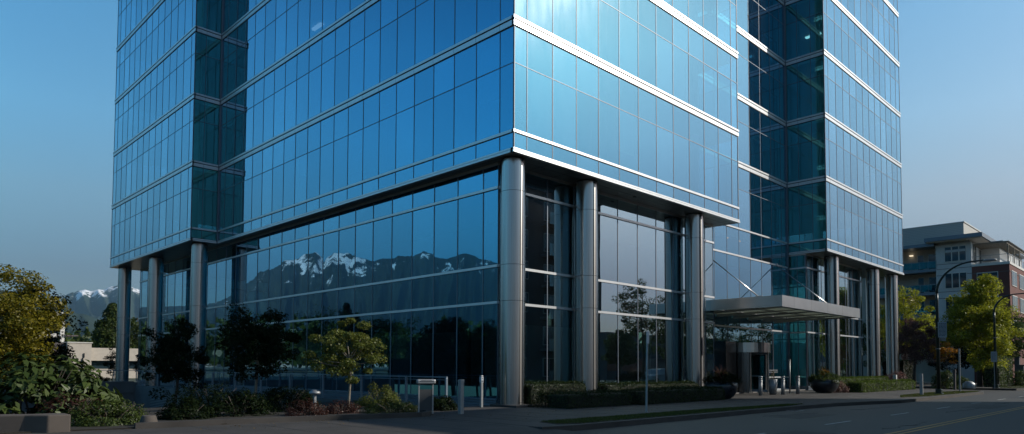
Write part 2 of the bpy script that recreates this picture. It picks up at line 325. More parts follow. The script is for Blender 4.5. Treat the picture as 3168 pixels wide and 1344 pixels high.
def limbs(mb, base, h, r0, cen, rng, n=7, fork=0.35, m=0, lean=(0, 0), seg=7):
    top = Vector((base[0]+lean[0], base[1]+lean[1], base[2]+h))
    b = Vector(base); pts = [b.lerp(top, t) + Vector((math.sin(t*4+base[0])*0.03*h, math.cos(t*5)*0.02*h, 0))*(t > 0) for t in (0, .25, .5, .75, 1)]
    mb.tube(pts, [r0*1.25, r0, r0*0.8, r0*0.55, r0*0.25], seg, m)
    pick = rng.choice(len(cen), min(n, len(cen)), replace=False)
    for i, k in enumerate(pick):
        e = Vector(cen[k]); t = fork + (0.9-fork)*min(1, max(0, (e.z-base[2])/h))*0.75
        s = b.lerp(top, t); mid = s.lerp(e, 0.5) + Vector((0, 0, -0.06*(e-s).length)); rr = r0*(1-t)*0.75
        mb.tube([s, mid, e], [rr+0.01, rr*0.6+0.006, 0.008], 5, m)
def tree(name, loc, h, rx, rz, zc, material, nleaf, lsize, label, cat='tree', group=None, seed=1, nclump=60, cr=0.5, trunk_h=None, r0=0.12, flat=0.65, shape=None, bark='bark', ry=None, asp=0.55, shell=0.4, lo=-1.0, droop=0.0, nl=9):
    rng = np.random.default_rng(seed); root = empty(name, loc, label=label, cat=cat, group=group)
    cen = ellipsoid_centres(rng, nclump, rx, ry or rx, rz, zc, shape=shape, shell=shell, lo=lo)
    crs = cr*rng.uniform(0.6, 1.25, nclump)
    C, Nn = clump_cloud(rng, cen, nleaf, crs, flat)
    leaf_obj('crown', C, Nn, lsize, material, root, rng=rng, asp=asp, droop=droop)
    mb = MB(); limbs(mb, (0, 0, -0.05), trunk_h or h*0.8, r0, cen, rng, n=nl); mb.build('trunk', M[bark], root)
    return root
def bush(name, loc, rx, ry, rz, material, nleaf, lsize, label, seed=1, cat='shrub', group=None, nclump=30, cr=None, rzrot=0, asp=0.55, core=True, flat=0.8, mat2=None, frac2=0.3):
    rng = np.random.default_rng(seed); root = empty(name, loc, rzrot, label=label, cat=cat, group=group)
    cen = ellipsoid_centres(rng, nclump, rx*0.85, ry*0.85, rz*0.85, 0.0, lo=-0.1, shell=0.7)
    cen[:, 2] = np.maximum(cen[:, 2], 0.05)
    C, Nn = clump_cloud(rng, cen, nleaf, (cr or min(rx, ry, rz)*0.4), flat)
    C[:, 2] = np.maximum(C[:, 2], 0.02); Nn = Nn + C/np.array([rx, ry, rz])*0.8
    if mat2:
        k = int(nleaf*frac2); o = np.argsort(C[:, 2] + rng.normal(size=nleaf)*rz*0.25); a, b = o[:k], o[k:]
        leaf_obj('foliage', C[b], Nn[b], lsize, material, root, rng=rng, asp=asp); leaf_obj('lower_foliage', C[a], Nn[a], lsize*0.8, mat2, root, rng=rng, asp=asp)
    else: leaf_obj('foliage', C, Nn, lsize, material, root, rng=rng, asp=asp)
    if core:
        mb = MB()
        for i in range(9):
            an = rng.uniform(0, 6.28); rr = rng.uniform(0.3, 0.75); mb.tube([(0.1*rx*math.cos(an), 0.1*ry*math.sin(an), -0.05), (rx*rr*0.5*math.cos(an), ry*rr*0.5*math.sin(an), rz*0.35), (rx*rr*math.cos(an), ry*rr*math.sin(an), rz*0.7)], [0.02, 0.014, 0.006], 5)
        mb.build('stems', M['bark'], root)
    return root
def hedge(name, x0, x1, y0, y1, z0, z1, material, label, seed=1, dens=420, ls=0.06, cat='hedge', group=None):
    rng = np.random.default_rng(seed); root = empty(name, ((x0+x1)/2, (y0+y1)/2, z0), label=label, cat=cat, group=group)
    hx, hy, hz = (x1-x0)/2, (y1-y0)/2, z1-z0
    mb = MB(); mb.box(-hx+0.09, hx-0.09, -hy+0.09, hy-0.09, 0, hz-0.08); mb.build('twigs', M['lf_inner'], root, bevel=0.06)  # solid dark core stops see-through; inner shade put into its colour
    fs = [((0, 0, 1), 4*hx*hy), ((0, -1, 0), 2*hx*hz), ((0, 1, 0), 2*hx*hz), ((-1, 0, 0), 2*hy*hz), ((1, 0, 0), 2*hy*hz)]
    Cs, Ns = [], []
    for nrm, a in fs:
        k = int(a*dens)+1; u = rng.uniform(-1, 1, (k, 3))*np.array([hx, hy, 0.5*hz]); u[:, 2] += hz/2
        for ax in range(3):
            if nrm[ax]: u[:, ax] = (hx, hy)[ax]*nrm[ax] if ax < 2 else hz
        # soften edges and let the surface wander
        q = u.copy(); ex = np.maximum(np.abs(u[:, 0])-(hx-0.14), 0); ey = np.maximum(np.abs(u[:, 1])-(hy-0.14), 0); ez = np.maximum(u[:, 2]-(hz-0.14), 0)
        cut = (ex+ey+ez)-np.maximum(np.maximum(ex, ey), ez)
        q[:, 0] -= np.sign(u[:, 0])*cut*0.5; q[:, 1] -= np.sign(u[:, 1])*cut*0.5; q[:, 2] -= cut*0.4
        wv = np.array([noise.noise(Vector((p[0]*1.6+seed, p[1]*1.6, p[2]*2))) for p in u])[:, None]
        q += np.array(nrm)*(wv*0.09 + rng.normal(size=(k, 1))*0.022)
        Cs.append(q); Ns.append(np.array(nrm)+rng.normal(size=(k, 3))*0.6+np.array([0, 0, 0.25]))
    leaf_obj('foliage', np.vstack(Cs), np.vstack(Ns), ls, material, root, rng=rng, asp=0.6)
    return root
def blades(name, n, r, h, wid, material, parent, rng, zb=0.0, arch=0.5, up=1.0):
    mb = MB()
    for i in range(n):
        an = rng.uniform(0, 6.283); t = rng.uniform(0.15, 1)**0.7; hh = h*rng.uniform(0.7, 1.05); d = Vector((math.cos(an), math.sin(an), 0)); s = Vector((-d.y, d.x, 0))
        prev = None
        for k in range(6):
            q = k/5; p = d*(r*t*q**1.4) + Vector((0, 0, zb+hh*up*(q-arch*t*q*q*0.75))); ww = wid*(1-q*0.92)
            cur = (tuple(p-s*ww), tuple(p+s*ww))
            if prev: mb.quad(prev[0], prev[1], cur[1], cur[0])
            prev = cur
    return mb.build(name, material, parent)
# ================================================================== SETTING
G = -0.30      # pavement level
RD = -0.45     # road level
def struct(o): return tag(o, kind='structure')
# far ground: one wide sheet with the sunken ramp court left open
mb = MB(); z = RD-0.05
hx0, hx1, hy0, hy1 = -22.0, -1.9, 8.5, 41.0
for x0, x1, y0, y1 in ((-9000, hx0, -9000, 12000), (hx1, 9000, -9000, 12000), (hx0, hx1, -9000, hy0), (hx0, hx1, hy1, 12000)):
    mb.quad((x0, y0, z), (x1, y0, z), (x1, y1, z), (x0, y1, z))
struct(mb.build('ground', M['dirt']))
mb = MB(); mb.quad((-300, -20.5, RD), (400, -20.5, RD), (400, -6.9, RD), (-300, -6.9, RD))
mb.quad((45.5, -6.9, RD), (51, -6.9, RD), (51, 60, RD), (45.5, 60, RD)); struct(mb.build('road', M['asphalt']))
# pavement with its bulge, kerb face is the front of the slab
def arc(cx, cy_, r, a0, a1, n=8): return [(cx+r*math.cos(rad(a0+(a1-a0)*i/n)), cy_+r*math.sin(rad(a0+(a1-a0)*i/n))) for i in range(n+1)]
front = [(-5.6, -6.75), (-4.6, -6.95), (10, -7.0), (14, -7.15), (17.5, -7.7), (20.0, -8.3), (30, -8.3), (39.0, -8.25)] + [(42.5, -7.6), (44.2, -6.0), (45.2, -3.0), (45.5, 1.4)]
pave = [(-5.6, 1.6)] + front
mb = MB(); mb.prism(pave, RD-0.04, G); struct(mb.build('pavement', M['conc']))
mb = MB(); kw = 0.17
fk = [(-5.6, -6.75)] + front[1:]
for a, b in zip(fk[:-1], fk[1:]):
    d = Vector((b[0]-a[0], b[1]-a[1], 0)).normalized(); nn = Vector((d.y, -d.x, 0))
    p = [Vector((a[0], a[1], 0))+nn*0.02, Vector((b[0], b[1], 0))+nn*0.02, Vector((b[0], b[1], 0))-nn*kw, Vector((a[0], a[1], 0))-nn*kw]
    mb.prism([(q.x, q.y) for q in p], RD-0.03, G+0.006)
struct(mb.build('kerb', M['conc']))
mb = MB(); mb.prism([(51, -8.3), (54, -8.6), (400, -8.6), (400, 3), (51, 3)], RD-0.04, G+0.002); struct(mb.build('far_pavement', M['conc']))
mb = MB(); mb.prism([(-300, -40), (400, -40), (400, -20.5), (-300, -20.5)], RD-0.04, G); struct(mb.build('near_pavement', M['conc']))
# driveway apron to the left, dropping to the road
mb = MB(); mb.prism([(-40, -6.2), (-5.6, -6.2), (-5.6, 1.6), (-9, 1.6), (-40, 3.2)], RD-0.04, G-0.004)
mb.poly([(-40, -6.2, G-0.004), (-40, -7.6, RD+0.006), (-4.7, -7.6, RD+0.006), (-5.6, -6.2, G-0.004)])
for x in np.arange(-14, -5.7, 1.6): mb.box(x, x+0.012, -6.1, 1.3, G-0.003, G-0.0005, 1)
struct(mb.build('driveway', [M['conc'], M['joint']]))
# joints of the pavement
mb = MB()
for x in np.arange(-4.5, 45, 1.5): mb.box(x, x+0.012, -5.3 if x < 12 else -7.2, -2.3 if x < 14 else -1.0, G+0.001, G+0.0035)
mb.box(-5.5, 44, -3.6, -3.588, G+0.001, G+0.0032); struct(mb.build('pavement_joints', M['joint']))
# lane markings
mb = MB()
for x in (-3.4, 3.0, 9.4, 15.8, 22.2, 28.6, 35, 41.4): mb.box(x, x+2.2, -10.98, -10.9, RD+0.002, RD+0.006)
struct(mb.build('lane_dashes', M['paint']))
mb = MB(); mb.box(-40, 200, -13.35, -13.26, RD+0.002, RD+0.006); mb.box(-40, 200, -13.58, -13.49, RD+0.002, RD+0.006); struct(mb.build('centre_line', M['ypaint']))
mb = MB(); mb.lathe([(0.0, 0.004), (0.30, 0.004), (0.33, 0.0)], 0, 0, 24); mb.lathe([(0.02, 0.006), (0.27, 0.006)], 0, 0, 24)
o = mb.build('manhole_cover', M['joint']); o.location = (13.9, -4.6, G+0.001); tag(o, 'round dark utility cover set in the pavement by the grass strip', 'manhole cover')
mb = MB()
for x0, x1, y0, y1 in ((5.0, 8.2, -9.4, -8.2), (18, 21.5, -12.6, -11.4), (-1.5, 0.2, -12.3, -11.2)): mb.box(x0, x1, y0, y1, RD+0.001, RD+0.004)
struct(mb.build('road_patch', M['patch']))
root = empty('storm_drain', (9.5, -7.25, RD+0.002), label='dark slotted storm drain in the gutter beside the kerb', cat='drain'); mb = MB()
mb.box(-0.4, 0.4, -0.22, 0.22, 0, 0.006); mb.build('frame', M['grey_post'], root); mb = MB()
for i in range(7): mb.box(-0.34+0.1*i, -0.29+0.1*i, -0.18, 0.18, 0.0065, 0.009)
mb.build('slots', M['dark'], root)
rng = np.random.default_rng(8); mb = MB()
for i in range(5):
    x, y = rng.uniform(-5, 25), rng.uniform(-13, -8); p = [(x, y, RD+0.003)]
    for k in range(14): x += rng.uniform(0.1, 0.5); y += rng.uniform(-0.16, 0.16); p.append((x, y, RD+0.003))
    mb.tube(p, 0.009, 4)
struct(mb.build('road_cracks', M['joint']))
# fallen leaves on the bed kerb, driveway edge and pavement
n_ = 420; P = np.stack([rng.uniform(-13, 13, n_), np.zeros(n_), np.full(n_, G+0.012)], 1); P[:, 1] = np.where(P[:, 0] < -4.5, -0.9-rng.uniform(0, 1, n_)**2*2.2, -2.3-rng.uniform(0, 1, n_)**2*2.5)
Nn = rng.normal(size=(n_, 3))*0.25+np.array([0, 0, 1]); tag(leaf_obj('fallen_leaves', P, Nn, 0.05, M['lf_bronze'], rng=rng, asp=0.7), kind='stuff')
# grass strips
def grass_strip(name, poly, n, seed):
    mb = MB(); mb.prism(poly, G-0.02, G+0.012); struct(mb.build('lawn', M['soil']))
    rng = np.random.default_rng(seed); P = []
    xs = [p[0] for p in poly]; ys = [p[1] for p in poly]
    def inside(x, y):
        c = False; j = len(poly)-1
        for i in range(len(poly)):
            if (poly[i][1] > y) != (poly[j][1] > y) and x < (poly[j][0]-poly[i][0])*(y-poly[i][1])/(poly[j][1]-poly[i][1])+poly[i][0]: c = not c
            j = i
        return c
    while len(P) < n:
        x, y = rng.uniform(min(xs), max(xs)), rng.uniform(min(ys), max(ys))
        if inside(x, y): P.append((x, y, G+0.03))
    P = np.array(P); Nn = rng.normal(size=(n, 3)); Nn[:, 2] *= 0.5
    return tag(leaf_obj('grass', P, Nn, 0.06, M['lf_grass'], rng=rng, asp=0.22, droop=2.5), kind='stuff')
grass_strip('g1', [(-4.6, -6.4), (-3.9, -6.75), (9.8, -6.8), (12.0, -6.6), (11.0, -6.2), (5, -5.7), (-4.4, -5.55)], 16000, 3)
grass_strip('g2', [(23.5, -7.3), (27, -7.9), (38.5, -8.0), (41.0, -7.7), (39, -6.6), (34, -6.1), (27, -6.3)], 9000, 4)
grass_strip('g3', [(51.3, -8.2), (54, -8.4), (90, -8.4), (90, -6.2), (56, -6.2), (51.3, -7.0)], 9000, 5)
# planting bed on the left, its kerb, and the sunken court beyond
bed = [(-15.6, 0.35), (-13.8, -0.05), (-9.7, -0.5), (-6.4, -1.3), (-5.6, -1.45), (-5.0, -1.1), (-4.75, -0.3), (-4.9, 1.6), (-2.4, 1.8), (-2.0, 8.5), (-22, 8.5), (-22, 0.6)]
mb = MB(); mb.prism(bed, RD-0.03, G+0.03); struct(mb.build('planting_bed', M['soil']))
mb = MB()
kp = [(-13.7, -0.12), (-11.5, -0.3), (-9.7, -0.58), (-8, -0.95), (-6.4, -1.4), (-5.65, -1.52), (-5.1, -1.3), (-4.72, -0.8), (-4.6, -0.2)]
for a, b in zip(kp[:-1], kp[1:]):
    d = Vector((b[0]-a[0], b[1]-a[1], 0)).normalized(); nn = Vector((-d.y, d.x, 0))
    p = [Vector((*a, 0)), Vector((*b, 0)), Vector((*b, 0))+nn*0.17, Vector((*a, 0))+nn*0.17]; mb.prism([(q.x, q.y) for q in p], G-0.02, G+0.14)
o = mb.build('bed_kerb', M['conc']); tag(o, 'low curved concrete kerb edging the dark planting bed by the driveway', 'kerb')
mb = MB(); mb.quad((-22, 8.5, -3.4), (-1.7, 8.5, -3.4), (-1.7, 41, -4.25), (-22, 41, -4.25)); mb.quad((-22, 8.5, G), (-1.9, 8.5, G), (-1.9, 8.5, -3.5), (-22, 8.5, -3.5)); struct(mb.build('ramp', M['conc']))
root = empty('garage_wall', (-1.7, 41, -4.3), label='dark concrete wall of the sunken garage court with a wide black doorway', cat='garage wall')
mb = MB()
X = -1.7
def loc(x, y, zz): return (x+1.7, y-41, zz+4.3)
def lbox(mb, x0, x1, y0, y1, z0, z1, m=0): mb.box(x0+1.7, x1+1.7, y0-41, y1-41, z0+4.3, z1+4.3, m)
lbox(mb, -22, -1.7, 41, 41.4, -1.55, -0.02); lbox(mb, -1.9, -1.7, 8.6, 40.98, -4.25, -0.25)
lbox(mb, -22, -4.4, 41.003, 41.4, -4.3, -1.553); lbox(mb, -2.4, -1.93, 41.003, 41.4, -4.3, -1.553)
lbox(mb, -22, -1.95, 40.9, 40.997, -0.85, -0.8); lbox(mb, -22, -1.95, 41.0, 41.6, -0.01, 0.06)
mb.build('wall', M['conc_w'], root)
mb = MB(); lbox(mb, -4.4, -2.4, 42.5, 42.6, -4.3, -1.5); lbox(mb, -22, -1.7, 41.42, 60, -0.34, -0.3); mb.build('doorway_shade_and_deck', M['dark'], root)  # black sheet colours in the shade inside the doorway; deck slab shares the black
mb = MB(); lbox(mb, -1.96, -1.905, 33.5, 37.0, -2.4, -1.0); mb.build('louvre_panel', M['louver'], root)
struct_pts = None
# deck beyond the court and terrace in front of the left facade
mb = MB(); mb.prism([(-1.68, 1.8), (0.55, 1.8), (0.55, 60), (-1.68, 60)], RD, G-0.002); struct(mb.build('terrace', M['conc_w']))
# railing along the terrace, turning along the deck edge
root = empty('terrace_railing', (-1.7, 2.07, G), label='long blue grey handrail on square posts along the terrace edge by the glass facade', cat='railing')
mb = MB(); mb.box(-0.03, 0.03, -0.05, 38.9, 1.18, 1.23); mb.box(-0.02, 0.02, 0.0, 38.9, 1.08, 1.10); mb.build('handrail', M['blue_rail'], root)
p0 = None
for i, y in enumerate([0, 2.7] + list(np.arange(6.2, 38, 3.5))):
    if p0 is None:
        mb = MB(); mb.box(-0.045, 0.045, -0.045, 0.045, 0, 1.176); p0 = mb.build('post', M['blue_rail'], root, bevel=0.006)
    else:
        p = p0.copy(); COL.objects.link(p); p.parent = root; p.location = (0, y, 0)
root = empty('deck_railing', (-1.7, 41.0, 0.06), label='thin dark handrail on slim posts across the top of the garage wall', cat='railing')
mb = MB(); mb.box(-20, 0.0, -0.03, 0.03, 0.86, 0.91); mb.build('handrail', M['blue_rail'], root)
p0 = None
for x in np.arange(-0.1, -19, -1.6):
    if p0 is None:
        mb = MB(); mb.box(-0.03, 0.03, -0.03, 0.03, 0, 0.855); p0 = mb.build('post', M['blue_rail'], root)
        p0.location = (x, 0, 0)
    else:
        p = p0.copy(); COL.objects.link(p); p.parent = root; p.location = (x, 0, 0)
# ================================================================== OFFICE TOWER
B0, S, ZS, ZB = 15.637, 4.783, 10.944, 10.02
NF = 6
tower = empty('office_tower', (0, 0, G), label='tall blue glass office tower raised on round steel columns over a recessed lobby', cat='office building')
TW = Vector((0, 0, G))
class TB(MB):
    def build(s, name, mats, parent=None, bevel=0):
        off = G; s.v = [(x, y, z-off) for x, y, z in s.v]
        return MB.build(s, name, mats, parent or tower, bevel)
panes = []     # (score, verts, material)
rngp = random.Random(5)
def pane(p0, d, n, s0, s1, z0, z1, mt):
    a = [Vector((p0[0]+d[0]*s, p0[1]+d[1]*s, 0)) for s in (s0+0.005, s1-0.005)]
    nn = Vector((n[0], n[1], 0)); j = lambda: nn*rngp.uniform(-0.0012, 0.0012)
    tx, tz = rngp.uniform(-0.0015, 0.0015), rngp.uniform(-0.0013, 0.0013)
    v = [a[0]+Vector((0, 0, z0))+nn*(-tx-tz), a[1]+Vector((0, 0, z0))+nn*(tx-tz), a[1]+Vector((0, 0, z1))+nn*(tx+tz), a[0]+Vector((0, 0, z1))+nn*(-tx+tz)]
    if (v[1]-v[0]).cross(v[3]-v[0]).dot(nn) < 0: v = [v[1], v[0], v[3], v[2]]
    c = (v[0]+v[2])/2; dd = c-CAMP; dep = dd.dot(Fv)
    vis = 0
    if dep > 1 and (-dd).dot(nn) > 0:
        u = dd.dot(r2)/dep*2124.9; wv = dd.dot(u2)/dep*2124.9
        if abs(u) < 1590 and -320 < wv < 1080: vis = (-dd).normalized().dot(nn)*(s1-s0)*(z1-z0)/dd.length_squared
    panes.append((vis, [tuple(q) for q in v], mt))
def section(p0, d, n, Lg, offs, kind='glass', cx0=0, cx1=0, full=True, low=None, mull=True):
    """one flat stretch of curtain wall above the overhang; cx0/cx1: how far bands run on at each end"""
    cuts = [0]+[o for o in offs if 0 < o < Lg]+[Lg]
    P = lambda s, o: (p0[0]+d[0]*s+n[0]*o, p0[1]+d[1]*s+n[1]*o)
    def bx(mb, s0, s1, o0, o1, z0, z1, m=0):
        a, b, c, e = P(s0, o0), P(s1, o0), P(s1, o1), P(s0, o1); k = len(mb.v)
        mb.v += [(*a, z0), (*b, z0), (*c, z0), (*e, z0), (*a, z1), (*b, z1), (*c, z1), (*e, z1)]
        flip = (d[0]*n[1]-d[1]*n[0]) > 0
        for f in ((0,3,2,1),(4,5,6,7),(0,1,5,4),(1,2,6,5),(2,3,7,6),(3,0,4,7)):
            f = f if flip else tuple(reversed(f)); mb.f.append(tuple(k+i for i in f)); mb.m.append(m); mb.sm.append(False)
    rows = [(ZS-0.625-0.13, ZS-0.125)] if full else []
    rows += [(ZS, B0-0.44-1.5), (B0-0.44-1.5, B0-0.44)]
    for k in range(NF): rows += [(B0+k*S, B0+(k+1)*S-0.44-1.5), (B0+(k+1)*S-0.44-1.5, B0+(k+1)*S-0.44)]
    for r in rows+(low or []):
        for a, b in zip(cuts[:-1], cuts[1:]): pane(p0, d, n, a, b, r[0], r[1], kind)
    mg = TB()
    if mull:
        for a in cuts[1:-1]:
            for r in rows+(low or []): bx(mg, a-0.017, a+0.017, -0.05, 0.014, r[0], r[1])
        for a in (0.02, Lg-0.02):
            for r in rows+(low or []): bx(mg, a-0.02, a+0.02, -0.05, 0.02, r[0], r[1], 0)
        for k in range(-1, NF):
            zt = B0+(k+1)*S-0.44-1.5; bx(mg, 0.04, Lg-0.04, -0.045, 0.012, zt-0.017, zt+0.017)
        mg.build('mullions', [M['alum2'], M['joint']])
    for k in range(NF+1):
        zb = B0+k*S; bm = TB()
        bx(bm, -cx0*1.0, Lg+cx1, -0.08, 0.07, zb-0.115, zb)
        bx(bm, -cx0*0.2, Lg+cx1*0.2, -0.08, 0.014, zb-0.175, zb-0.1152, 1)
        bx(bm, -cx0*0.75, Lg+cx1*0.75, -0.08, 0.0525, zb-0.395, zb-0.1753)
        bx(bm, -cx0*0.2, Lg+cx1*0.2, -0.08, 0.014, zb-0.44, zb-0.3953, 1)
        for a in cuts[1:-1]: bx(bm, a-0.006, a+0.006, 0.03, 0.0537, zb-0.394, zb-0.1756, 1)
        bm.build('spandrel_band', [M['alu'], M['joint']])
    if full:
        bm = TB()
        bx(bm, -cx0*0.6, Lg+cx1*0.6, -0.08, 0.042, ZS-0.115, ZS); bx(bm, -cx0*0.2, Lg+cx1*0.2, -0.08, 0.014, ZS-0.15, ZS-0.1153, 1)
        bm.build('sill_band', [M['alu'], M['joint']])
        bm = TB()
        bx(bm, -cx0*0.75, Lg+cx1*0.75, -0.12, 0.0525, ZB+0.095, ZS-0.755); bx(bm, -cx0*0.25, Lg+cx1*0.25, -0.12, 0.0175, ZB+0.075, ZB+0.0948, 1)
        bx(bm, -cx0, Lg+cx1, -0.12, 0.07, ZB-0.02, ZB+0.0748)
        bm.build('base_fascia', [M['alu'], M['joint']])
M['alum2'] = prin('mullion_alu', (0.13, 0.16, 0.20), 0.5, 0.4)
E1, PW, C1, D1, ER, EW, EV, YD = 29.846, 1.849, 32.679, 2.943, 19.017, 18.24, 19.115, 22.0
XR = C1+EW; YF = E1+EV
PRJ = 0.07
section((0, 0), (1, 0), (0, -1), ER, [0.758+1.589*k for k in range(12)], cx0=PRJ, cx1=0.06)
section((ER, 0), (0, 1), (1, 0), D1, [1.5], kind='side')
lowrec = [(9.08, ZS-0.12), (4.15, 8.97), (1.95, 4.04), (G+0.05, 1.95)]
section((ER, D1), (1, 0), (0, -1), C1-ER, [0.73+1.7*k for k in range(8)], full=False, low=lowrec)
section((C1, 0), (0, 1), (-1, 0), D1, [0.99, 2.0], kind='side', cx0=0.0)
section((C1, 0), (1, 0), (0, -1), EW, [0.758+1.4871*k for k in range(12)], cx0=PRJ, cx1=PRJ)
section((XR, 0), (0, 1), (1, 0), YD, [1.5*k for k in range(1, 15)])
section((XR, YD), (-1, 0), (0, 1), XR-22, [3*k for k in range(1, 10)])
section((22, YD), (0, 1), (1, 0), YF-YD, [3*k for k in range(1, 9)])
section((22, YF), (-1, 0), (0, 1), 22+PW, [3*k for k in range(1, 8)])
section((-PW, E1), (0, 1), (-1, 0), EV, [0.7257+1.4513*k for k in range(13)], cx0=PRJ, cx1=PRJ)
section((-PW, E1), (1, 0), (0, -1), PW, [0.75], kind='side', cx0=0.0)
section((0, 0), (0, 1), (-1, 0), E1, [0.82+1.471*k for k in range(20)], cx0=0.0)
# recess transoms and inner-corner posts
mb = TB()
for zt in (ZS-0.03, 9.025, 4.095): mb.box(18.7 if zt < 10 else ER, C1-0.05, D1-0.06, D1+0.02, zt-0.055, zt+0.055)
mb.build('transom', M['alu'])
mb = TB(); mb.box(C1-0.14, C1-0.001, D1-0.12, D1+0.02, G, B0+NF*S); mb.build('corner_post', M['mull'])
mb = TB(); mb.box(-0.10, -0.001, E1-0.12, E1-0.001, ZB-0.05, B0+NF*S); mb.build('corner_post', M['mull'])
# roof
RECTS = [(0.15, XR-0.15, D1+0.15, YD-0.15), (0.15, ER-0.15, 0.15, D1+0.1497), (C1+0.15, XR-0.15, 0.15, D1+0.1497), (0.15, 21.85, YD-0.1497, YF-0.15), (-PW+0.15, 0.1497, E1+0.15, YF-0.15)]
mb = TB()
for r in RECTS: mb.box(*r, B0+NF*S-0.3, B0+NF*S+0.0)
mb.build('roof', M['conc_w'])
for k in range(NF):
    mb = TB(); zb = B0+k*S
    for r in RECTS:
        mb.box(*r, zb-0.62, zb-0.16, 0); mb.box(r[0], r[1], r[2], r[3], zb-0.158, zb-0.12, 1)
    mb.build('floor_slab', [M['slab'], M['floor_in']])
mb = TB()
for r in RECTS: mb.box(*r, ZB+0.25, ZS-0.16, 0); mb.box(*r, ZS-0.158, ZS-0.13, 1)
mb.build('floor_slab', [M['slab'], M['floor_in']])
# soffit with panel joints
SO = [(0.0, XR, D1+0.001, YD), (0, ER, 0.0, D1), (C1, XR, 0.0, D1), (0.0, 22, YD+0.001, YF), (-PW, -0.001, E1, YF)]
mb = TB()
for r in SO: mb.box(*r, ZB+0.004, ZB+0.1, 0)
for k in range(0, 13): mb.box(0.75+1.589*k, 0.764+1.589*k, 0.02, 1.45, ZB-0.0005, ZB+0.003, 1) if k < 12 else None
for k in range(0, 12): mb.box(C1+0.758+1.487*k, C1+0.772+1.487*k, 0.02, 1.5, ZB-0.0005, ZB+0.003, 1)
for k in range(0, 13): mb.box(-PW+0.02, 0.5, E1+0.7257+1.4513*k, E1+0.74+1.4513*k, ZB-0.0005, ZB+0.003, 1)
mb.box(0.3, 18.9, 0.72, 0.734, ZB-0.0008, ZB+0.0028, 1); mb.box(C1+0.1, XR-0.1, 0.72, 0.734, ZB-0.0008, ZB+0.0028, 1)
mb.build('soffit', [M['soffit'], M['joint']])
mb = TB()
for x, y in ((2.6, 0.8), (9.5, 0.8), (37, 0.8)): mb.box(x-0.09, x+0.09, y-0.05, y+0.05, ZB-0.05, ZB-0.002)
mb.build('soffit_fitting', M['grey_post'])
# core, inner columns, ceiling lights
mb = TB(); mb.box(9, 16, 9, 41, G+0.02, B0+NF*S-0.7); mb.box(16.01, 43, 9, 16, G+0.02, B0+NF*S-0.7); mb.build('core_wall', M['core'])
for x, y in ((1.3, 2.1), (1.3, 10.6), (1.3, 20), (7.5, 1.5), (16.5, 1.6), (35.2, 1.6), (45, 1.6), (1.2, 40), (-0.6, 33), (29.5, 4.4)):
    mb = TB(); mb.box(x-0.28, x+0.28, y-0.28, y+0.28, ZS-0.12, B0+NF*S-0.7); mb.build('inner_column', M['incol'])
def clight(x, y, zc, lx, ly):
    mb = TB(); mb.box(x-lx/2, x+lx/2, y-ly/2, y+ly/2, zc-0.09, zc-0.002); mb.build('ceiling_light', M['lamp'])
for x, y, k in ((3.6, 22.7, 2), (10.0, 15.6, 2), (17.5, 3.5, 2)): clight(x, y, B0+k*S-0.625, 0.28, 1.25)
rb = random.Random(17)
for i in range(44):
    k = rb.randint(-1, 4); z1 = (B0+(k+1)*S-0.5); hh = rb.choice([0.7, 1.2, 1.9, 2.6, 3.4])
    mb = TB()
    if i % 2:
        j = rb.randint(0, 10); a, b = 0.758+1.589*j+0.06, 0.758+1.589*(j+1)-0.06
        if rb.random() < 0.45: a, b = C1+0.758+1.487*j+0.06, C1+0.758+1.487*(j+1)-0.06
        mb.box(a, b, 0.20, 0.215, z1-hh, z1)
    else:
        j = rb.randint(0, 18); a = 0.82+1.471*j+0.06; mb.box(0.20, 0.215, a, a+1.35, z1-hh, z1)
    mb.build('roller_blind', M['blind'])
for x, y, k in ((12.2, 3.4, 3), (38.5, 3, 3)): clight(x, y, B0+k*S-0.625, 0.28, 1.25)
for k in range(-1, 5):      # desks and low cabinets near the glass
    for j in range(5):
        zb_ = B0+k*S; mb = TB(); y = rb.uniform(2, 27); mb.box(0.9, 1.7, y, y+1.6, zb_-0.10, zb_+rb.uniform(0.5, 1.2)); mb.build('cabinet', M['incol'])
# a potted plant's foliage behind the corner glass, just above the sill
rng = np.random.default_rng(44); cc, nn = clump_cloud(rng, np.array([(0.62, 0.42, ZS-G+0.55), (0.68, 0.4, ZS-G+0.95), (0.6, 0.5, ZS-G+0.25)]), 160, 0.24, 0.9)
rt = empty('potted_plant', (0, 0, G), label='leafy green plant just behind the glass at the corner of the lowest office floor', cat='plant')
leaf_obj('foliage', cc, nn, 0.13, M['lf_green'], rt, rng=rng, asp=0.6)
mb = TB(); mb.lathe([(0.02, ZS-0.125), (0.13, ZS-0.125), (0.16, ZS+0.12), (0.13, ZS+0.12), (0.02, ZS+0.08)], 0.63, 0.44, 16); mb.build('pot', M['white'], rt)
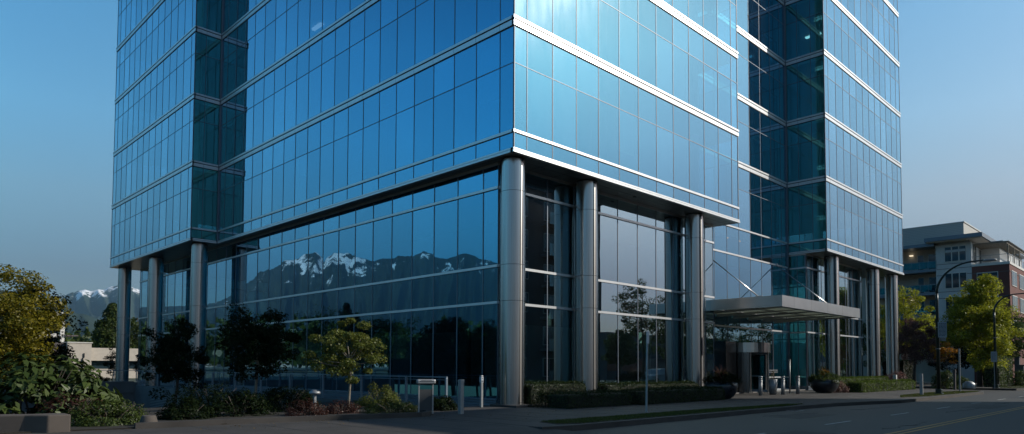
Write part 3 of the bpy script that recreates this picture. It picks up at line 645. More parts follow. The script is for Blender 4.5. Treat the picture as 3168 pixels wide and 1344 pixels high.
# ---- columns
pc = None
for x, y in ((0.80, 0.83), (5.68, 0.83), (15.33, 0.83), (35.77, 0.83), (45.14, 0.83), (50.30, 0.83), (-0.85, 30.89), (-0.85, 40.01), (-0.85, 48.3)):
    if pc is None:
        mb = MB(); R_ = 0.53
        zz = [(-0.02), 2.1, 4.05, 5.55, 8.62, 10.27]; H = [a-G if i == 9 else a for i, a in enumerate([0.06, 4.05-G, 5.55-G, 8.62-G, ZB-0.045-G])]
        pr = []
        for i in range(len(H)-1):
            pr += [(R_, H[i]+0.006), (R_, H[i+1]-0.006), (R_-0.012, H[i+1]-0.003)]
        H[0] = 0.0
        for i in range(len(H)-1): mb.lathe([(R_, H[i]+0.008), (R_, H[i+1]-0.008)], 0, 0, 72)
        mb.lathe([(R_-0.012, 0.0), (R_-0.012, ZB-0.05-G)], 0, 0, 64, 1); mb.lathe([(R_-0.03, ZB-0.055-G), (R_-0.03, ZB+0.01-G)], 0, 0, 48, 1)
        pc = mb.build('column', [M['steel'], M['joint']], tower); pc.location = (x, y, 0)
    else:
        c = pc.copy(); COL.objects.link(c); c.parent = tower; c.location = (x, y, 0)
mb = TB(); mb.box(0.1, 2.6, -0.1, 1.45, G-0.02, G+0.09); mb.build('plinth', M['conc'], bevel=0.02)
# ---- lobby glazing
def lobby(p0, d, n, Lg, offs, rows, kind='low', trans=(9.8, 8.94, 5.6, 4.04), name='transom', sill=True):
    cuts = [0]+[o for o in offs if 0.1 < o < Lg-0.1]+[Lg]
    P = lambda s, o: (p0[0]+d[0]*s+n[0]*o, p0[1]+d[1]*s+n[1]*o)
    for r in rows:
        for a, b in zip(cuts[:-1], cuts[1:]): pane(p0, d, n, a, b, r[0], r[1], kind)
    def bb(mb, s0, s1, o0, o1, z0, z1):
        a, b = P(s0, o0), P(s1, o1); mb.box(min(a[0], b[0]), max(a[0], b[0]), min(a[1], b[1]), max(a[1], b[1]), z0, z1)
    mb = TB()
    for a in cuts:
        for r in rows: bb(mb, max(a-0.02, 0), min(a+0.02, Lg), -0.1, 0.02, r[0], r[1])
    mb.build('lobby_mullions', M['mull'])
    for zt in trans:
        mb = TB(); bb(mb, -0.02, Lg+0.02, -0.10, 0.07, zt-0.055, zt+0.055); mb.build('transom', M['alu'])
    mb = TB(); bb(mb, 0, Lg, -0.1, 0.05, 9.90, ZB+0.003); mb.build('head_frame', M['alu'])
    if sill:
        mb = TB()
        for q, (o, z0, z1) in enumerate(((0.05, G, G+0.10), (0.07, G+0.12, G+0.20), (0.05, G+0.22, G+0.30))): bb(mb, 0, Lg, -0.1, o, z0, z1)
        mb.build('base_sill', M['mull'])
RW = [(G+0.3, 4.0), (4.09, 5.55), (5.65, 8.89), (8.99, 9.9)]
TL = (8.94, 5.6, 4.045)
lobby((0.6, 1.5), (0, 1), (-1, 0), 47.4, [0.95+1.705*k for k in range(28)], RW, kind='glass', trans=TL)
lobby((0.62, 1.5), (1, 0), (0, -1), 18.03, [1.35, 3.05]+[4.93, 6.63]+[8.38+1.735*k for k in range(6)], RW, trans=TL)
lobby((18.65, 1.52), (0, 1), (1, 0), 1.42, [], RW, trans=TL)
lobby((32.8, 1.62), (0, 1), (-1, 0), 1.31, [0.65], RW, kind='side', trans=TL)
lobby((32.8, 1.6), (1, 0), (0, -1), 11.9, [1.7*k+1.2 for k in range(7)], RW, trans=TL)
lobby((44.7, 1.6), (0, 1), (1, 0), 10, [2*k for k in range(1, 5)], RW, trans=TL)
lobby((0.62, 48.9), (1, 0), (0, 1), 20, [2*k for k in range(1, 10)], RW, trans=TL)
mb = TB(); mb.box(0.75, 44.5, 1.7, 48.7, G+0.0, G+0.05, 0); mb.build('lobby_floor', M['floor_in'])
mb = TB(); mb.box(21.0, 21.2, 16.1, 48.7, G+0.05, ZB); mb.box(21.2, 44.6, 18, 18.2, G+0.05, ZB); mb.build('rear_wall', M['core'])
mb = TB(); mb.box(2.5, 17.5, 5.2, 5.35, G+0.05, 3.5); mb.box(4.5, 4.65, 8, 28, G+0.05, 3.2); mb.box(34, 44, 6.0, 6.15, G+0.05, 3.6); mb.build('lobby_partition', M['incol'])
# ---- entrance: drum of the revolving door, jamb panels
mb = TB()
def ring(mb, cx, cy_, r, z0, z1, a0, a1, n, t=0.05, m=0):
    for i in range(n):
        A, Bq = rad(a0+(a1-a0)*i/n), rad(a0+(a1-a0)*(i+1)/n)
        mb.prism([(cx+(r-t)*math.cos(A), cy_+(r-t)*math.sin(A)), (cx+r*math.cos(A), cy_+r*math.sin(A)), (cx+r*math.cos(Bq), cy_+r*math.sin(Bq)), (cx+(r-t)*math.cos(Bq), cy_+(r-t)*math.sin(Bq))], z0, z1, m)
DX, DY, DR = 24.0, 2.05, 1.5
dr = empty('revolving_door', (0, 0, 0)); dr.parent = tower
mb = TB(); ring(mb, DX, DY, DR, 2.35, 2.98, 0, 360, 40); mb.lathe([(0.0, 2.97), (DR, 2.97)], DX, DY, 40); mb.lathe([(0.0, 2.36), (DR-0.05, 2.36)], DX, DY, 40); o = mb.build('drum_header', M['steel_flat'], dr)
mb = TB(); ring(mb, DX, DY, DR-0.01, G+0.03, 2.35, 160, 212, 9, 0.03); o = mb.build('curved_jamb', M['portal'], dr)
mb = TB(); ring(mb, DX, DY, DR-0.01, G+0.03, 2.35, -30, 30, 9, 0.02); o = mb.build('curved_glass', M['glass_side'], dr)
for a in (-30, 30, 215, 270): 
    mb = TB(); mb.box(DX+(DR-0.05)*math.cos(rad(a))-0.035, DX+(DR-0.05)*math.cos(rad(a))+0.035, DY+(DR-0.05)*math.sin(rad(a))-0.035, DY+(DR-0.05)*math.sin(rad(a))+0.035, G+0.03, 2.35); mb.build('door_post', M['steel_flat'], dr)
for a in (20, 110, 200, 290):
    c_, s_ = math.cos(rad(a)), math.sin(rad(a)); T = lambda q: (DX+q[0]*c_-q[1]*s_, DY+q[0]*s_+q[1]*c_, q[2])
    mb = TB()
    for b in ((0.04, 1.4, -0.025, 0.025, G+0.06, G+0.22), (0.04, 1.4, -0.025, 0.025, 2.22, 2.33), (0.04, 0.10, -0.024, 0.024, G+0.22, 2.22), (1.34, 1.4, -0.024, 0.024, G+0.22, 2.22), (0.1, 1.34, -0.03, 0.03, 0.78, 0.83)): mb.box(*b, 0, T)
    mb.build('door_leaf', M['mull'], dr)
for b in ((21.15, 22.35, 1.95, 2.9, G, 3.02), (20.9, 21.12, 1.9, 2.9, G, 3.02), (26.2, 27.6, 2.2, 2.9, G, 2.6)): mb = TB(); mb.box(*b); mb.build('portal_panel', M['portal'])
mb = TB(); mb.box(19.0, 20.9, 2.82, 2.93, 2.45, 2.56); mb.box(27.6, 32.5, 2.82, 2.93, 0.62, 0.72); mb.box(19.0, 20.9, 2.82, 2.93, 0.62, 0.66); mb.box(27.6, C1-0.15, 2.82, 2.93, G, G+0.12); mb.build('door_rail', M['alu'])
mb = TB()
for row, zz in enumerate((1.02, 1.16)):
    x = 19.1
    while x < 20.8: mb.box(x, x+0.05, 2.925, 2.9285, zz, zz+0.05); x += 0.09
    x = 27.9
    while x < 30.6: mb.box(x, x+0.05, 2.925, 2.9285, zz, zz+0.05); x += 0.09
mb.build('glass_manifestation', M['signw'])
# ---- canopy
can = empty('canopy', (0, 0, 0)); can.parent = tower
cx0, cx1, cy0, cy1, cz0, cz1 = 18.3, 30.6, -2.9, 2.86, 4.78, 5.42
mb = TB(); t = 0.06
mb.box(cx0, cx1, cy0, cy0+t, cz0, cz1); mb.box(cx0, cx0+t, cy0+t+0.001, cy1, cz0, cz1); mb.box(cx1-t, cx1, cy0+t+0.001, cy1, cz0, cz1)
mb.build('fascia', M['steel_flat'], can)
for x in np.arange(cx0+0.25, cx1-0.3, 0.62):
    mb = TB(); mb.box(x, x+0.20, cy0+t+.002, cy1, cz1-0.12, cz1-0.06); mb.build('louvre', M['soffit'], can)
mb = TB()
for y in (cy0+0.08, -0.9, 1.1): mb.box(cx0+t+.002, cx1-t-.002, y, y+1.85 if y < 1 else cy1, cz0+0.07, cz0+0.085)
mb.build('frosted_panels', M['frost'], can)
mb = TB()
for y in (-0.98, 1.02): mb.box(cx0+t+.002, cx1-t-.002, y, y+0.07, cz0-0.01, cz0+0.40)
mb.build('cross_rail', M['soffit'], can)
for x in (19.4, 21.6, 23.8, 26.0, 28.2, 30.0):
    mb = TB(); k = len(mb.v)
    mb.v += [(x-0.05, cy0+0.07, cz0+0.04), (x+0.05, cy0+0.07, cz0+0.04), (x+0.05, cy1, cz0-0.14), (x-0.05, cy1, cz0-0.14), (x-0.05, cy0+0.07, cz0+0.068), (x+0.05, cy0+0.07, cz0+0.068), (x+0.05, cy1, cz0+0.068), (x-0.05, cy1, cz0+0.068)]
    for f in ((0,3,2,1),(4,5,6,7),(0,1,5,4),(1,2,6,5),(2,3,7,6),(3,0,4,7)): mb.f.append(tuple(k+i for i in f)); mb.m.append(0); mb.sm.append(False)
    mb.build('canopy_beam', M['soffit'], can)
for x in (19.9, 22.4, 24.9, 27.4): mb = TB(); mb.box(x-0.005, x+0.005, cy0-0.0015, cy0+0.002, cz0+0.01, cz1-0.01); mb.build('fascia_joint', M['joint'], can)
for x in (18.85, 30.5):
    mb = TB(); mb.tube([(x, 2.9, 9.02), (x, -1.3, 5.45)], 0.035, 8); mb.build('tie_rod', M['steel_flat'], can)
    mb = TB(); mb.box(x-0.05, x+0.05, -1.5, -1.1, 5.4, 5.52); mb.box(x-0.05, x+0.05, 2.78, 2.92, 8.9, 9.12); mb.build('rod_bracket', M['steel_flat'], can)
# ---- panes: the hundred that show largest are parts, the rest one part
panes.sort(key=lambda q: -q[0]); GM = {'glass': M['glass'], 'side': M['glass_side'], 'low': M['glass_low']}
def tints(o):
    n_ = len(o.data.polygons); a_ = o.data.attributes.new('tint', 'FLOAT', 'FACE'); a_.data.foreach_set('value', [rngp.random()**1.3 for _ in range(n_)])
    return o
for sc, v, k in panes[:100]:
    mb = TB(); mb.quad(*v); tints(mb.build('glass_pane', GM[k]))
mb = TB(); ks = ['glass', 'side', 'low']
for sc, v, k in panes[100:]: mb.quad(*v, ks.index(k))
tag(tints(mb.build('glass_pane', [GM[k] for k in ks])), kind='stuff')
# ================================================================== MOUNTAINS
def mountain_mat():
    m, n, l, o = mat('mountain'); p = n.new('ShaderNodeBsdfPrincipled'); l.new(p.outputs[0], o.inputs[0]); p.inputs['Roughness'].default_value = 0.95; p.inputs['Specular IOR Level'].default_value = 0.1
    g = n.new('ShaderNodeNewGeometry'); s = n.new('ShaderNodeSeparateXYZ'); l.new(g.outputs['Position'], s.inputs[0])
    f = n.new('ShaderNodeTexNoise'); f.inputs['Scale'].default_value = 0.02; f.inputs['Detail'].default_value = 8; l.new(g.outputs['Position'], f.inputs['Vector'])
    fr = n.new('ShaderNodeValToRGB'); fr.color_ramp.elements[0].position = 0.35; fr.color_ramp.elements[0].color = (0.014, 0.024, 0.018, 1); fr.color_ramp.elements[1].position = 0.7; fr.color_ramp.elements[1].color = (0.04, 0.055, 0.035, 1); l.new(f.outputs[0], fr.inputs[0])
    a = n.new('ShaderNodeTexNoise'); a.inputs['Scale'].default_value = 0.011; a.inputs['Detail'].default_value = 10; a.inputs['Roughness'].default_value = 0.78
    mp = n.new('ShaderNodeMapping'); mp.inputs['Scale'].default_value = (1, 1, 0.6); l.new(g.outputs['Position'], mp.inputs[0]); l.new(mp.outputs[0], a.inputs['Vector'])
    at = n.new('ShaderNodeAttribute'); at.attribute_name = 'gully'
    ad2 = n.new('ShaderNodeMath'); ad2.operation = 'ADD'; l.new(a.outputs[0], ad2.inputs[0]); l.new(at.outputs['Fac'], ad2.inputs[1])
    th = n.new('ShaderNodeMapRange'); th.inputs[1].default_value = 0.50; th.inputs[2].default_value = 0.535; l.new(ad2.outputs[0], th.inputs[0])
    mx = n.new('ShaderNodeMix'); mx.data_type = 'RGBA'; mx.inputs[7].default_value = (0.82, 0.82, 0.84, 1); l.new(fr.outputs[0], mx.inputs[6]); l.new(th.outputs[0], mx.inputs[0]); l.new(mx.outputs[2], p.inputs['Base Color'])
    return m
def forest_mat():
    return prin('forested_hill', (0.022, 0.034, 0.020), 0.95, var=0.5, vscale=0.02, spec=0.1)
def interp(tab, a):
    if a <= tab[0][0]: return tab[0][1]
    for (x0, y0), (x1, y1) in zip(tab[:-1], tab[1:]):
        if a <= x1:
            t = (a-x0)/(x1-x0); return y0+(y1-y0)*t
    return tab[-1][1]
FAR = [(-70, 5), (-60, 6.5), (-52, 8.0), (-47, 7.6), (-43.48, 8.66), (-42.04, 9.11), (-41.0, 9.49), (-40.29, 9.32), (-39.5, 9.07), (-38.71, 9.09), (-37.91, 9.43), (-37.28, 9.57), (-36.35, 9.16), (-35.49, 9.13), (-34.79, 8.91), (-34.02, 8.96), (-33.1, 8.67), (-32.18, 8.87), (-31.57, 8.99), (-30.96, 9.24), (-30.13, 9.16), (-29.69, 8.76), (-29.47, 8.45), (-29.02, 8.88), (-28.57, 9.16), (-27.92, 8.9), (-27.48, 8.55), (-26.97, 8.52), (-26.4, 8.41), (-25.83, 8.05), (-25.2, 7.64), (-24.5, 7.31), (-23.88, 6.69), (-23.06, 6.06), (-22.48, 5.59), (-21.6, 5.0), (-20, 4.6), (-15, 4.2), (-8, 4.0), (-2, 4.2), (4, 4.6), (9, 4.0), (10.87, 4.32), (11.12, 4.5), (11.51, 4.84), (11.83, 5.1), (12.16, 5.23), (12.69, 5.39), (13.03, 5.33), (13.51, 5.46), (13.89, 5.44), (14.2, 5.68), (14.47, 5.8), (14.76, 5.86), (15.9, 5.69), (20, 4.8), (28, 3), (40, 1)]
NEAR = [(-70, 2.2), (-45, 2.9), (-36, 3.1), (-25, 2.6), (-18, 3.6), (-8, 4.5), (0, 5.4), (6, 5.2), (9.29, 4.93), (9.73, 4.81), (10.15, 4.64), (10.47, 4.51), (10.83, 4.33), (11.33, 4.09), (11.8, 3.8), (12.47, 3.67), (13.15, 3.54), (13.64, 3.16), (15, 2.6), (18, 2.2), (28, 1.5), (40, 0.6)]
def rng_mesh(name, tab, r0, r1, material, a0, a1, da, nr, rough, back=1.15, seed=0):
    V = []; Fc = []; gl = []
    az = [a0]
    while az[-1] < a1: az.append(az[-1] + (da*0.45 if -46 < az[-1] < -20 or 8 < az[-1] < 17 else da*2))
    na = len(az)
    for a in az:
        e = interp(tab, a)
        e += 0.10*noise.noise(Vector((a*2.1, seed, 0)))*min(1, e/4) + 0.06*noise.noise(Vector((a*7.0, seed+4, 0)))
        H = math.tan(rad(e))*r1; s, c = math.sin(rad(a)), math.cos(rad(a))
        for j in range(nr+2):
            t = j/nr
            if j <= nr:
                r = r0+(r1-r0)*t; k = t**1.25*0.94+0.06*t
                env = math.sin(math.pi*min(t, 1))
                gv = noise.multi_fractal(Vector((a*0.55+1.2*noise.noise(Vector((a*.3, t*3, seed))), t*1.8, seed)), 0.8, 2.1, 5)
                rd = 1-abs(noise.noise(Vector((a*0.9+0.8*t+seed, t*1.1, 3))))*2.4
                z = H*(k + env*(rough*(rd-0.45)) + env*0.05*(gv-1)) + 14*noise.noise(Vector((a*9, t*40, 1)))*env
                z = min(z, H*1.0) if t < 1 else H
                wx = 0.5*noise.noise(Vector((a*1.1, t*9, 2)))
                st = 0.9*noise.noise(Vector((a*1.0+wx, t*6.5, seed+9))) + 0.55*noise.noise(Vector((a*2.6+wx*2, t*13.0, seed+5))) + 0.35*noise.noise(Vector((a*6.5+wx*3, t*26, seed+2)))
                cap = max(0, min(1, (e-8.0)/0.8))*(1 if a > -32.6 else 0.35) if a < 5 else max(0, min(1, (e-4.5)/0.7))
                tt = (z/H if H > 1 else 0)
                gl.append(-0.50 + 0.46*max(0, min(1, (tt-0.30)/0.6))*(0.80+0.20*cap) + 0.09*cap - (0.05 if a < -32.6 else 0.07 if a > 5 else 0.0) + 0.26*st)
            else: r = r1*back; z = H*0.4; gl.append(-0.5)
            V.append((s*r, c*r, z-25*(t < 0.02)))
    nj = nr+2
    for i in range(na-1):
        for j in range(nj-1): Fc.append((i*nj+j, (i+1)*nj+j, (i+1)*nj+j+1, i*nj+j+1))
    me = bpy.data.meshes.new(name); me.from_pydata(V, [], Fc); me.materials.append(material)
    at = me.attributes.new('gully', 'FLOAT', 'POINT'); at.data.foreach_set('value', np.array(gl, np.float32))
    me.polygons.foreach_set('use_smooth', [True]*len(Fc))
    o = bpy.data.objects.new(name, me); COL.objects.link(o); return struct(o)
rng_mesh('snowy_mountains', FAR, 3900, 7400, mountain_mat(), -70, 40, 0.16, 90, 0.16)
rng_mesh('forested_hills', NEAR, 1700, 3800, forest_mat(), -70, 40, 0.2, 22, 0.12, seed=7)
# town on the hill foot: countless small pale houses
rng = np.random.default_rng(9); mb = MB()
for i in range(900):
    az = rng.uniform(11.0, 13.2) if i < 420 else rng.uniform(-44, -20); r = rng.uniform(1500, 1720); e = rng.uniform(0.1, 1.7 if i < 420 else 1.2)
    x, y, zz = math.sin(rad(az))*r, math.cos(rad(az))*r, math.tan(rad(e))*r*0.9; ww = rng.uniform(3, 7); mb.box(x-ww, x+ww, y-4, y+4, zz-14, zz+rng.uniform(2, 5))
tag(mb.build('hillside_houses', M['cream']), kind='stuff')
def far_wood(name, a0, a1, r0, r1, n, h0, h1, seed, material):
    rng = np.random.default_rng(seed); Cs = []
    for i in range(n):
        az, r = rad(rng.uniform(a0, a1)), rng.uniform(r0, r1); h = rng.uniform(h0, h1); x, y = math.sin(az)*r, math.cos(az)*r
        k = 46; t = rng.uniform(0, 1, k); con = rng.uniform() < 0.4; rr = (1-t)*h*0.22 if con else np.sqrt(np.maximum(0, 1-(2*t-1)**2))*h*0.36; an = rng.uniform(0, 6.28, k)
        Cs.append(np.stack([x+rr*np.cos(an), y+rr*np.sin(an), h*(0.1+0.9*t) if con else h*(0.2+0.8*t)], 1))
    C = np.vstack(Cs); Nn = rng.normal(size=C.shape)+np.array([0, 0, 0.4])
    return tag(leaf_obj(name, C, Nn, (h0+h1)/2*0.16, material, rng=rng, asp=0.8), kind='stuff')
far_wood('distant_wood', -50, -12, 240, 420, 330, 12, 22, 21, M['lf_green'])
far_wood('distant_wood', 6, 22, 230, 420, 160, 9, 17, 22, M['lf_con'])
# ================================================================== TREES AND PLANTS, LEFT
tree('maple_tree', (-15.7, 7.4, G), 4.5, 2.2, 1.9, 2.8, M['lf_yellow'], 27000, 0.10, 'yellow green maple in full sun at the left above the broad-leaved shrub', seed=2, nclump=130, cr=0.46, trunk_h=3.4, r0=0.09, flat=0.5)
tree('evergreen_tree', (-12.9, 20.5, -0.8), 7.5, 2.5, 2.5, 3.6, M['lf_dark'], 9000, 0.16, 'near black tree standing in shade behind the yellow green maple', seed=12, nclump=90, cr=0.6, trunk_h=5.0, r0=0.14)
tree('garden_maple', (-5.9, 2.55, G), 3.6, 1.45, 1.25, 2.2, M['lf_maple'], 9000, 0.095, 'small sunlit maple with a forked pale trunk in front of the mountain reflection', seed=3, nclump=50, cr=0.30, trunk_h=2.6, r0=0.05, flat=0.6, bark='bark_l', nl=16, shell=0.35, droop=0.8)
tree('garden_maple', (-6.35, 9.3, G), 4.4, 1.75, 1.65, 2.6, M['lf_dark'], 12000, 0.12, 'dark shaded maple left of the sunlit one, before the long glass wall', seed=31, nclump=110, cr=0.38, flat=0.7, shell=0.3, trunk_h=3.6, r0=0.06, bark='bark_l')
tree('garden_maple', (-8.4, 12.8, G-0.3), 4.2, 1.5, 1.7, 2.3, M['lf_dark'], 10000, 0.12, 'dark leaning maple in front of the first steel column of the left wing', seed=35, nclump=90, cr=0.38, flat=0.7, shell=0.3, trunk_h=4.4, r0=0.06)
bush('broadleaf_shrub', (-14.75, 5.2, G), 2.3, 1.5, 2.15, M['lf_big'], 2600, 0.34, 'large sunlit shrub with long broad green leaves and reddish lower twigs', seed=6, nclump=44, cr=0.55, asp=0.36)
bush('barberry', (-14.2, 3.9, G), 1.1, 0.6, 0.95, M['lf_bark'], 1800, 0.09, 'reddish brown bush under the broad-leaved shrub', seed=7)
bush('cotoneaster', (-13.9, 1.45, G), 1.15, 0.7, 0.78, M['lf_green'], 6500, 0.065, 'rounded small-leaved green bush at the end of the low planter wall', seed=8, cr=0.25, nclump=60)
bush('pale_shrub', (-4.4, 2.8, G), 0.95, 0.8, 1.02, M['lf_maple'], 4500, 0.08, 'sunlit pale green shrub right of the sunlit maple trunk', seed=9, nclump=40, cr=0.2, asp=0.4, flat=1.0)
bush('low_mound', (-5.35, 0.6, G), 1.25, 0.8, 0.48, M['lf_hedge2'], 5000, 0.055, 'dark green mounded ground shrub by the curved kerb', seed=10, cr=0.2, nclump=70)
bush('low_mound', (-8.3, 1.2, G), 0.75, 0.6, 0.52, M['lf_bark'], 2600, 0.06, 'brownish mounded shrub left of the maple trunk', seed=14, cr=0.2, nclump=50)
bush('low_mound', (-6.9, 1.3, G), 0.7, 0.5, 0.5, M['lf_bark'], 2400, 0.06, 'bronze leaved low shrub at the foot of the maple trunk', seed=15, cr=0.2, nclump=50)
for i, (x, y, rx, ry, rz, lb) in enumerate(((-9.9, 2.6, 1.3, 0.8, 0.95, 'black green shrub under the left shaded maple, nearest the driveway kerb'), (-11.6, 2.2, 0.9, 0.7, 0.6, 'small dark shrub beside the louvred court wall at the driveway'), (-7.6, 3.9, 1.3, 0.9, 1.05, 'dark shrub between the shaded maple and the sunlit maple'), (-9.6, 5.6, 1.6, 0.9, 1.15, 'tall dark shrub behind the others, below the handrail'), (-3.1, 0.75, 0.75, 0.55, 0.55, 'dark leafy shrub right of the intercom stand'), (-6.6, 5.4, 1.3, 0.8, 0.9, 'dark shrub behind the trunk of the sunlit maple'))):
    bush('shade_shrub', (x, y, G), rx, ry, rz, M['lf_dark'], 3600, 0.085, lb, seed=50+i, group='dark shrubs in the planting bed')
hedge('tall_hedge', -26, -24.4, 4, 46, RD, 2.2, M['lf_dark'], 'long dark hedge added out of view beyond the garage court, mirrored low in the glass wall', 77, 40, 0.2)  # added out of frame to darken the low reflection in the glass
# low wall of the planter, left
root = empty('planter_wall', (-15.2, 0.35, RD), label='low tan concrete planter wall with a rounded end at the lower left corner', cat='low wall')
mb = MB(); mb.prism([(-0.35, -0.25), (0.12, -0.25), (0.12, 0.35), (-0.05, 0.5), (-0.6, 0.55), (-2.2, 1.6), (-5, 3.0), (-5.2, 2.6), (-2.4, 1.05), (-0.75, 0.15)], 0.0, 0.57); mb.build('wall', M['tan'], root, bevel=0.03)
o = MB(); o.tube([(-13.25, 0.35, G+0.02), (-13.25, 0.35, G+0.30)], [0.25, 0.17], 14); tag(o.build('stone_bollard', M['tan'], bevel=0.03), 'short rounded concrete block at the right end of the small-leaved bush', 'concrete block')
# ---- things in the left background
root = empty('service_block', (0, 86, -0.6), label='brown windowless block with a paler side and thin dark pipe', cat='building')
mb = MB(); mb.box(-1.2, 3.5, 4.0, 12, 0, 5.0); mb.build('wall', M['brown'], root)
mb = MB(); mb.box(3.52, 6.4, 3.2, 9, 0, 5.0); mb.build('pale_wall', M['cream'], root)  # side box in a paler render colour than the main block
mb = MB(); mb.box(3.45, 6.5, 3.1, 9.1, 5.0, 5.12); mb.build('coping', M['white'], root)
mb = MB(); mb.tube([(5.35, 3.1, 0.4), (5.35, 3.1, 2.9), (5.5, 3.1, 3.0), (5.5, 3.1, 3.6)], 0.07, 6); mb.build('pipe', M['dark'], root)
root = empty('low_building', (13, 91.5, -0.6), label='low white flat-roofed building with a band of dark windows', cat='building')
mb = MB(); mb.box(-6.6, 14, -1, 6, 0, 1.45); mb.box(-6.6, 14, -1.3, 6, 2.6, 4.4); mb.build('wall', M['cream'], root)
mb = MB(); mb.box(-6.6, 14, -0.5, 5.9, 1.452, 2.598); mb.build('window_band', M['winglass'], root)
pw = None
for i in range(6):
    if pw is None: mb = MB(); mb.box(-0.12, 0.12, -1.05, -0.55, 1.453, 2.597); pw = mb.build('window_post', M['white'], root); pw.location = (-6.4, 0, 0)
    else: p = pw.copy(); COL.objects.link(p); p.parent = root; p.location = (-6.4+3.3*i, 0, 0)
root = empty('open_frame_building', (-2.5, 96, -0.6), label='white open-framed building with glazed floors behind the brown block', cat='building')
mb = MB()
for z0 in (8.8, 5.8, 3.2): mb.box(-8, 6.2, -4, 3, z0, z0+0.5)
mb.build('floor_edge', M['white'], root)
for x in (5.7, 1.2, -3.4): mb = MB(); mb.box(x, x+0.5, -4.1, -3.6, 0, 9.28); mb.build('post', M['white'], root)
mb = MB(); mb.box(-7.8, 5.6, -3.4, 2.8, 0.1, 8.8); mb.build('glazing', M['winglass'], root)
mb = MB(); mb.box(6.2, 7.8, -4.4, 1, 6.0, 6.14); mb.build('canopy_slab', M['brown'], root)
def conifer(name, loc_, h, r, nleaf, ls, label, seed, material='lf_con', group=None):
    rng = np.random.default_rng(seed); root = empty(name, loc_, label=label, cat='conifer', group=group)
    k = 170; t = rng.uniform(0, 1, k)**1.3; an = rng.uniform(0, 6.283, k); rr = r*(1-t)**0.8*rng.uniform(0.55, 1.0, k)
    cen = np.stack([rr*np.cos(an), rr*np.sin(an), h*(0.06+0.92*t)], 1)
    C, Nn = clump_cloud(rng, cen, nleaf, 0.16*r+0.22*r*(1-t), 0.9); leaf_obj('crown', C, Nn, ls, M[material], root, rng=rng, asp=0.45, droop=1.5)
    mb = MB(); mb.tube([(0, 0, -0.1), (0, 0, h*0.5), (0, 0, h*0.97)], [r*0.09, r*0.06, 0.02], 8)
    for i in range(14): q = 0.1+0.8*i/14; a = i*2.4; e = r*(1-q)**0.8*0.8; mb.tube([(0, 0, h*q), (e*math.cos(a), e*math.sin(a), h*q-0.05*h*0.4)], [0.06, 0.02], 5)
    mb.build('trunk', M['bark'], root); return root
conifer('conifer_tree', (18.4, 125.8, RD), 13.2, 5.2, 15000, 0.55, 'broad sunlit conifer left of the outermost steel column, above the low white building', 61)
tree('poplar_tree', (22.6, 124.7, RD), 12.5, 2.8, 5.2, 7.0, M['lf_green'], 5000, 0.36, 'slender green tree seen between the two outer columns of the left wing', seed=62, nclump=70, cr=1.0, trunk_h=11, r0=0.2)
tree('young_tree', (-0.55, 52.5, -0.3), 3.4, 0.75, 1.4, 1.9, M['lf_dark'], 1500, 0.12, 'thin dark young tree left of the outermost column above the deck rail', seed=63, nclump=30, cr=0.3, trunk_h=3.2, r0=0.04)
tree('young_tree', (2.2, 53.5, -0.3), 3.3, 0.8, 1.4, 1.9, M['lf_dark'], 1500, 0.12, 'thin dark young tree between the two outer columns above the deck rail', seed=64, nclump=30, cr=0.3, trunk_h=3.2, r0=0.04)
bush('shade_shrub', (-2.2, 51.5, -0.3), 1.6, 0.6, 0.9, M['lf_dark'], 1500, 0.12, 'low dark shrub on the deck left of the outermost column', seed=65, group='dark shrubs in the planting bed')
# trees out on the left that the long glass wall mirrors
for i, (x, y, h, r, mt) in enumerate(((-30.5, 70, 11.5, 4.6, 'lf_green'), (-37, 62, 10, 4.4, 'lf_con'), (-52, 62, 9.5, 4.2, 'lf_green'), (-58, 52, 8.5, 4, 'lf_dark'), (-33, 26, 6.4, 2.6, 'lf_dark'), (-38, 34, 7.2, 3, 'lf_dark'), (-47, 40, 8, 3.6, 'lf_green'), (-30, 12, 5.6, 2.3, 'lf_dark'), (-36, 14, 6.4, 2.8, 'lf_dark'), (-44, 22, 6.6, 3, 'lf_dark'), (-25, 38, 7, 2.8, 'lf_dark'), (-24, 50, 8.5, 3.4, 'lf_green'), (-34, 4, 5.5, 2.5, 'lf_dark'), (-50, 14, 6, 3, 'lf_green'))):
    tree('park_tree', (x, y, RD), h, r, h*0.42, h*0.56, M[mt], 3200, 0.32, ['tall', 'wide', 'full', 'round', 'low', 'dark', 'pale', 'small', 'near', 'loose', 'slim', 'high', 'squat', 'far'][i]+' leafy tree left of the garage court, mirrored in the long glass wall', seed=80+i, nclump=46, cr=r*0.3, trunk_h=h*0.8, r0=0.16, group='park trees mirrored in the glass wall')
conifer('conifer_tree', (-41, 82, RD), 12.5, 3.2, 5000, 0.4, 'tall conifer mirrored in the glass wall under the snowy peaks', 99, 'lf_dark')
# ================================================================== RIGHT: hedges, pots, posts
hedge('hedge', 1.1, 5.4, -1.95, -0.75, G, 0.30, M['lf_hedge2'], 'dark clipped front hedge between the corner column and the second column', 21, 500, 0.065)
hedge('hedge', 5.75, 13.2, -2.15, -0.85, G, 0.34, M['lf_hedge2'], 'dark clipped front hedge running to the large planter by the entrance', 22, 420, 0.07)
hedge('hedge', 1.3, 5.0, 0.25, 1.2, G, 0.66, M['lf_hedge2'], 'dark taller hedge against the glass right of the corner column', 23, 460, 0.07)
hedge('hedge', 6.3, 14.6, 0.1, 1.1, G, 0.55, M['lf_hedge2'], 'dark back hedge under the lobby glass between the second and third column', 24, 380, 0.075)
bush('heather_bush', (1.35, -0.55, G), 0.75, 0.6, 0.72, M['lf_dark'], 1600, 0.07, 'ragged dark bush with pale twigs and yellow tips beside the corner column', seed=70, mat2=M['lf_bronze'], frac2=0.25)
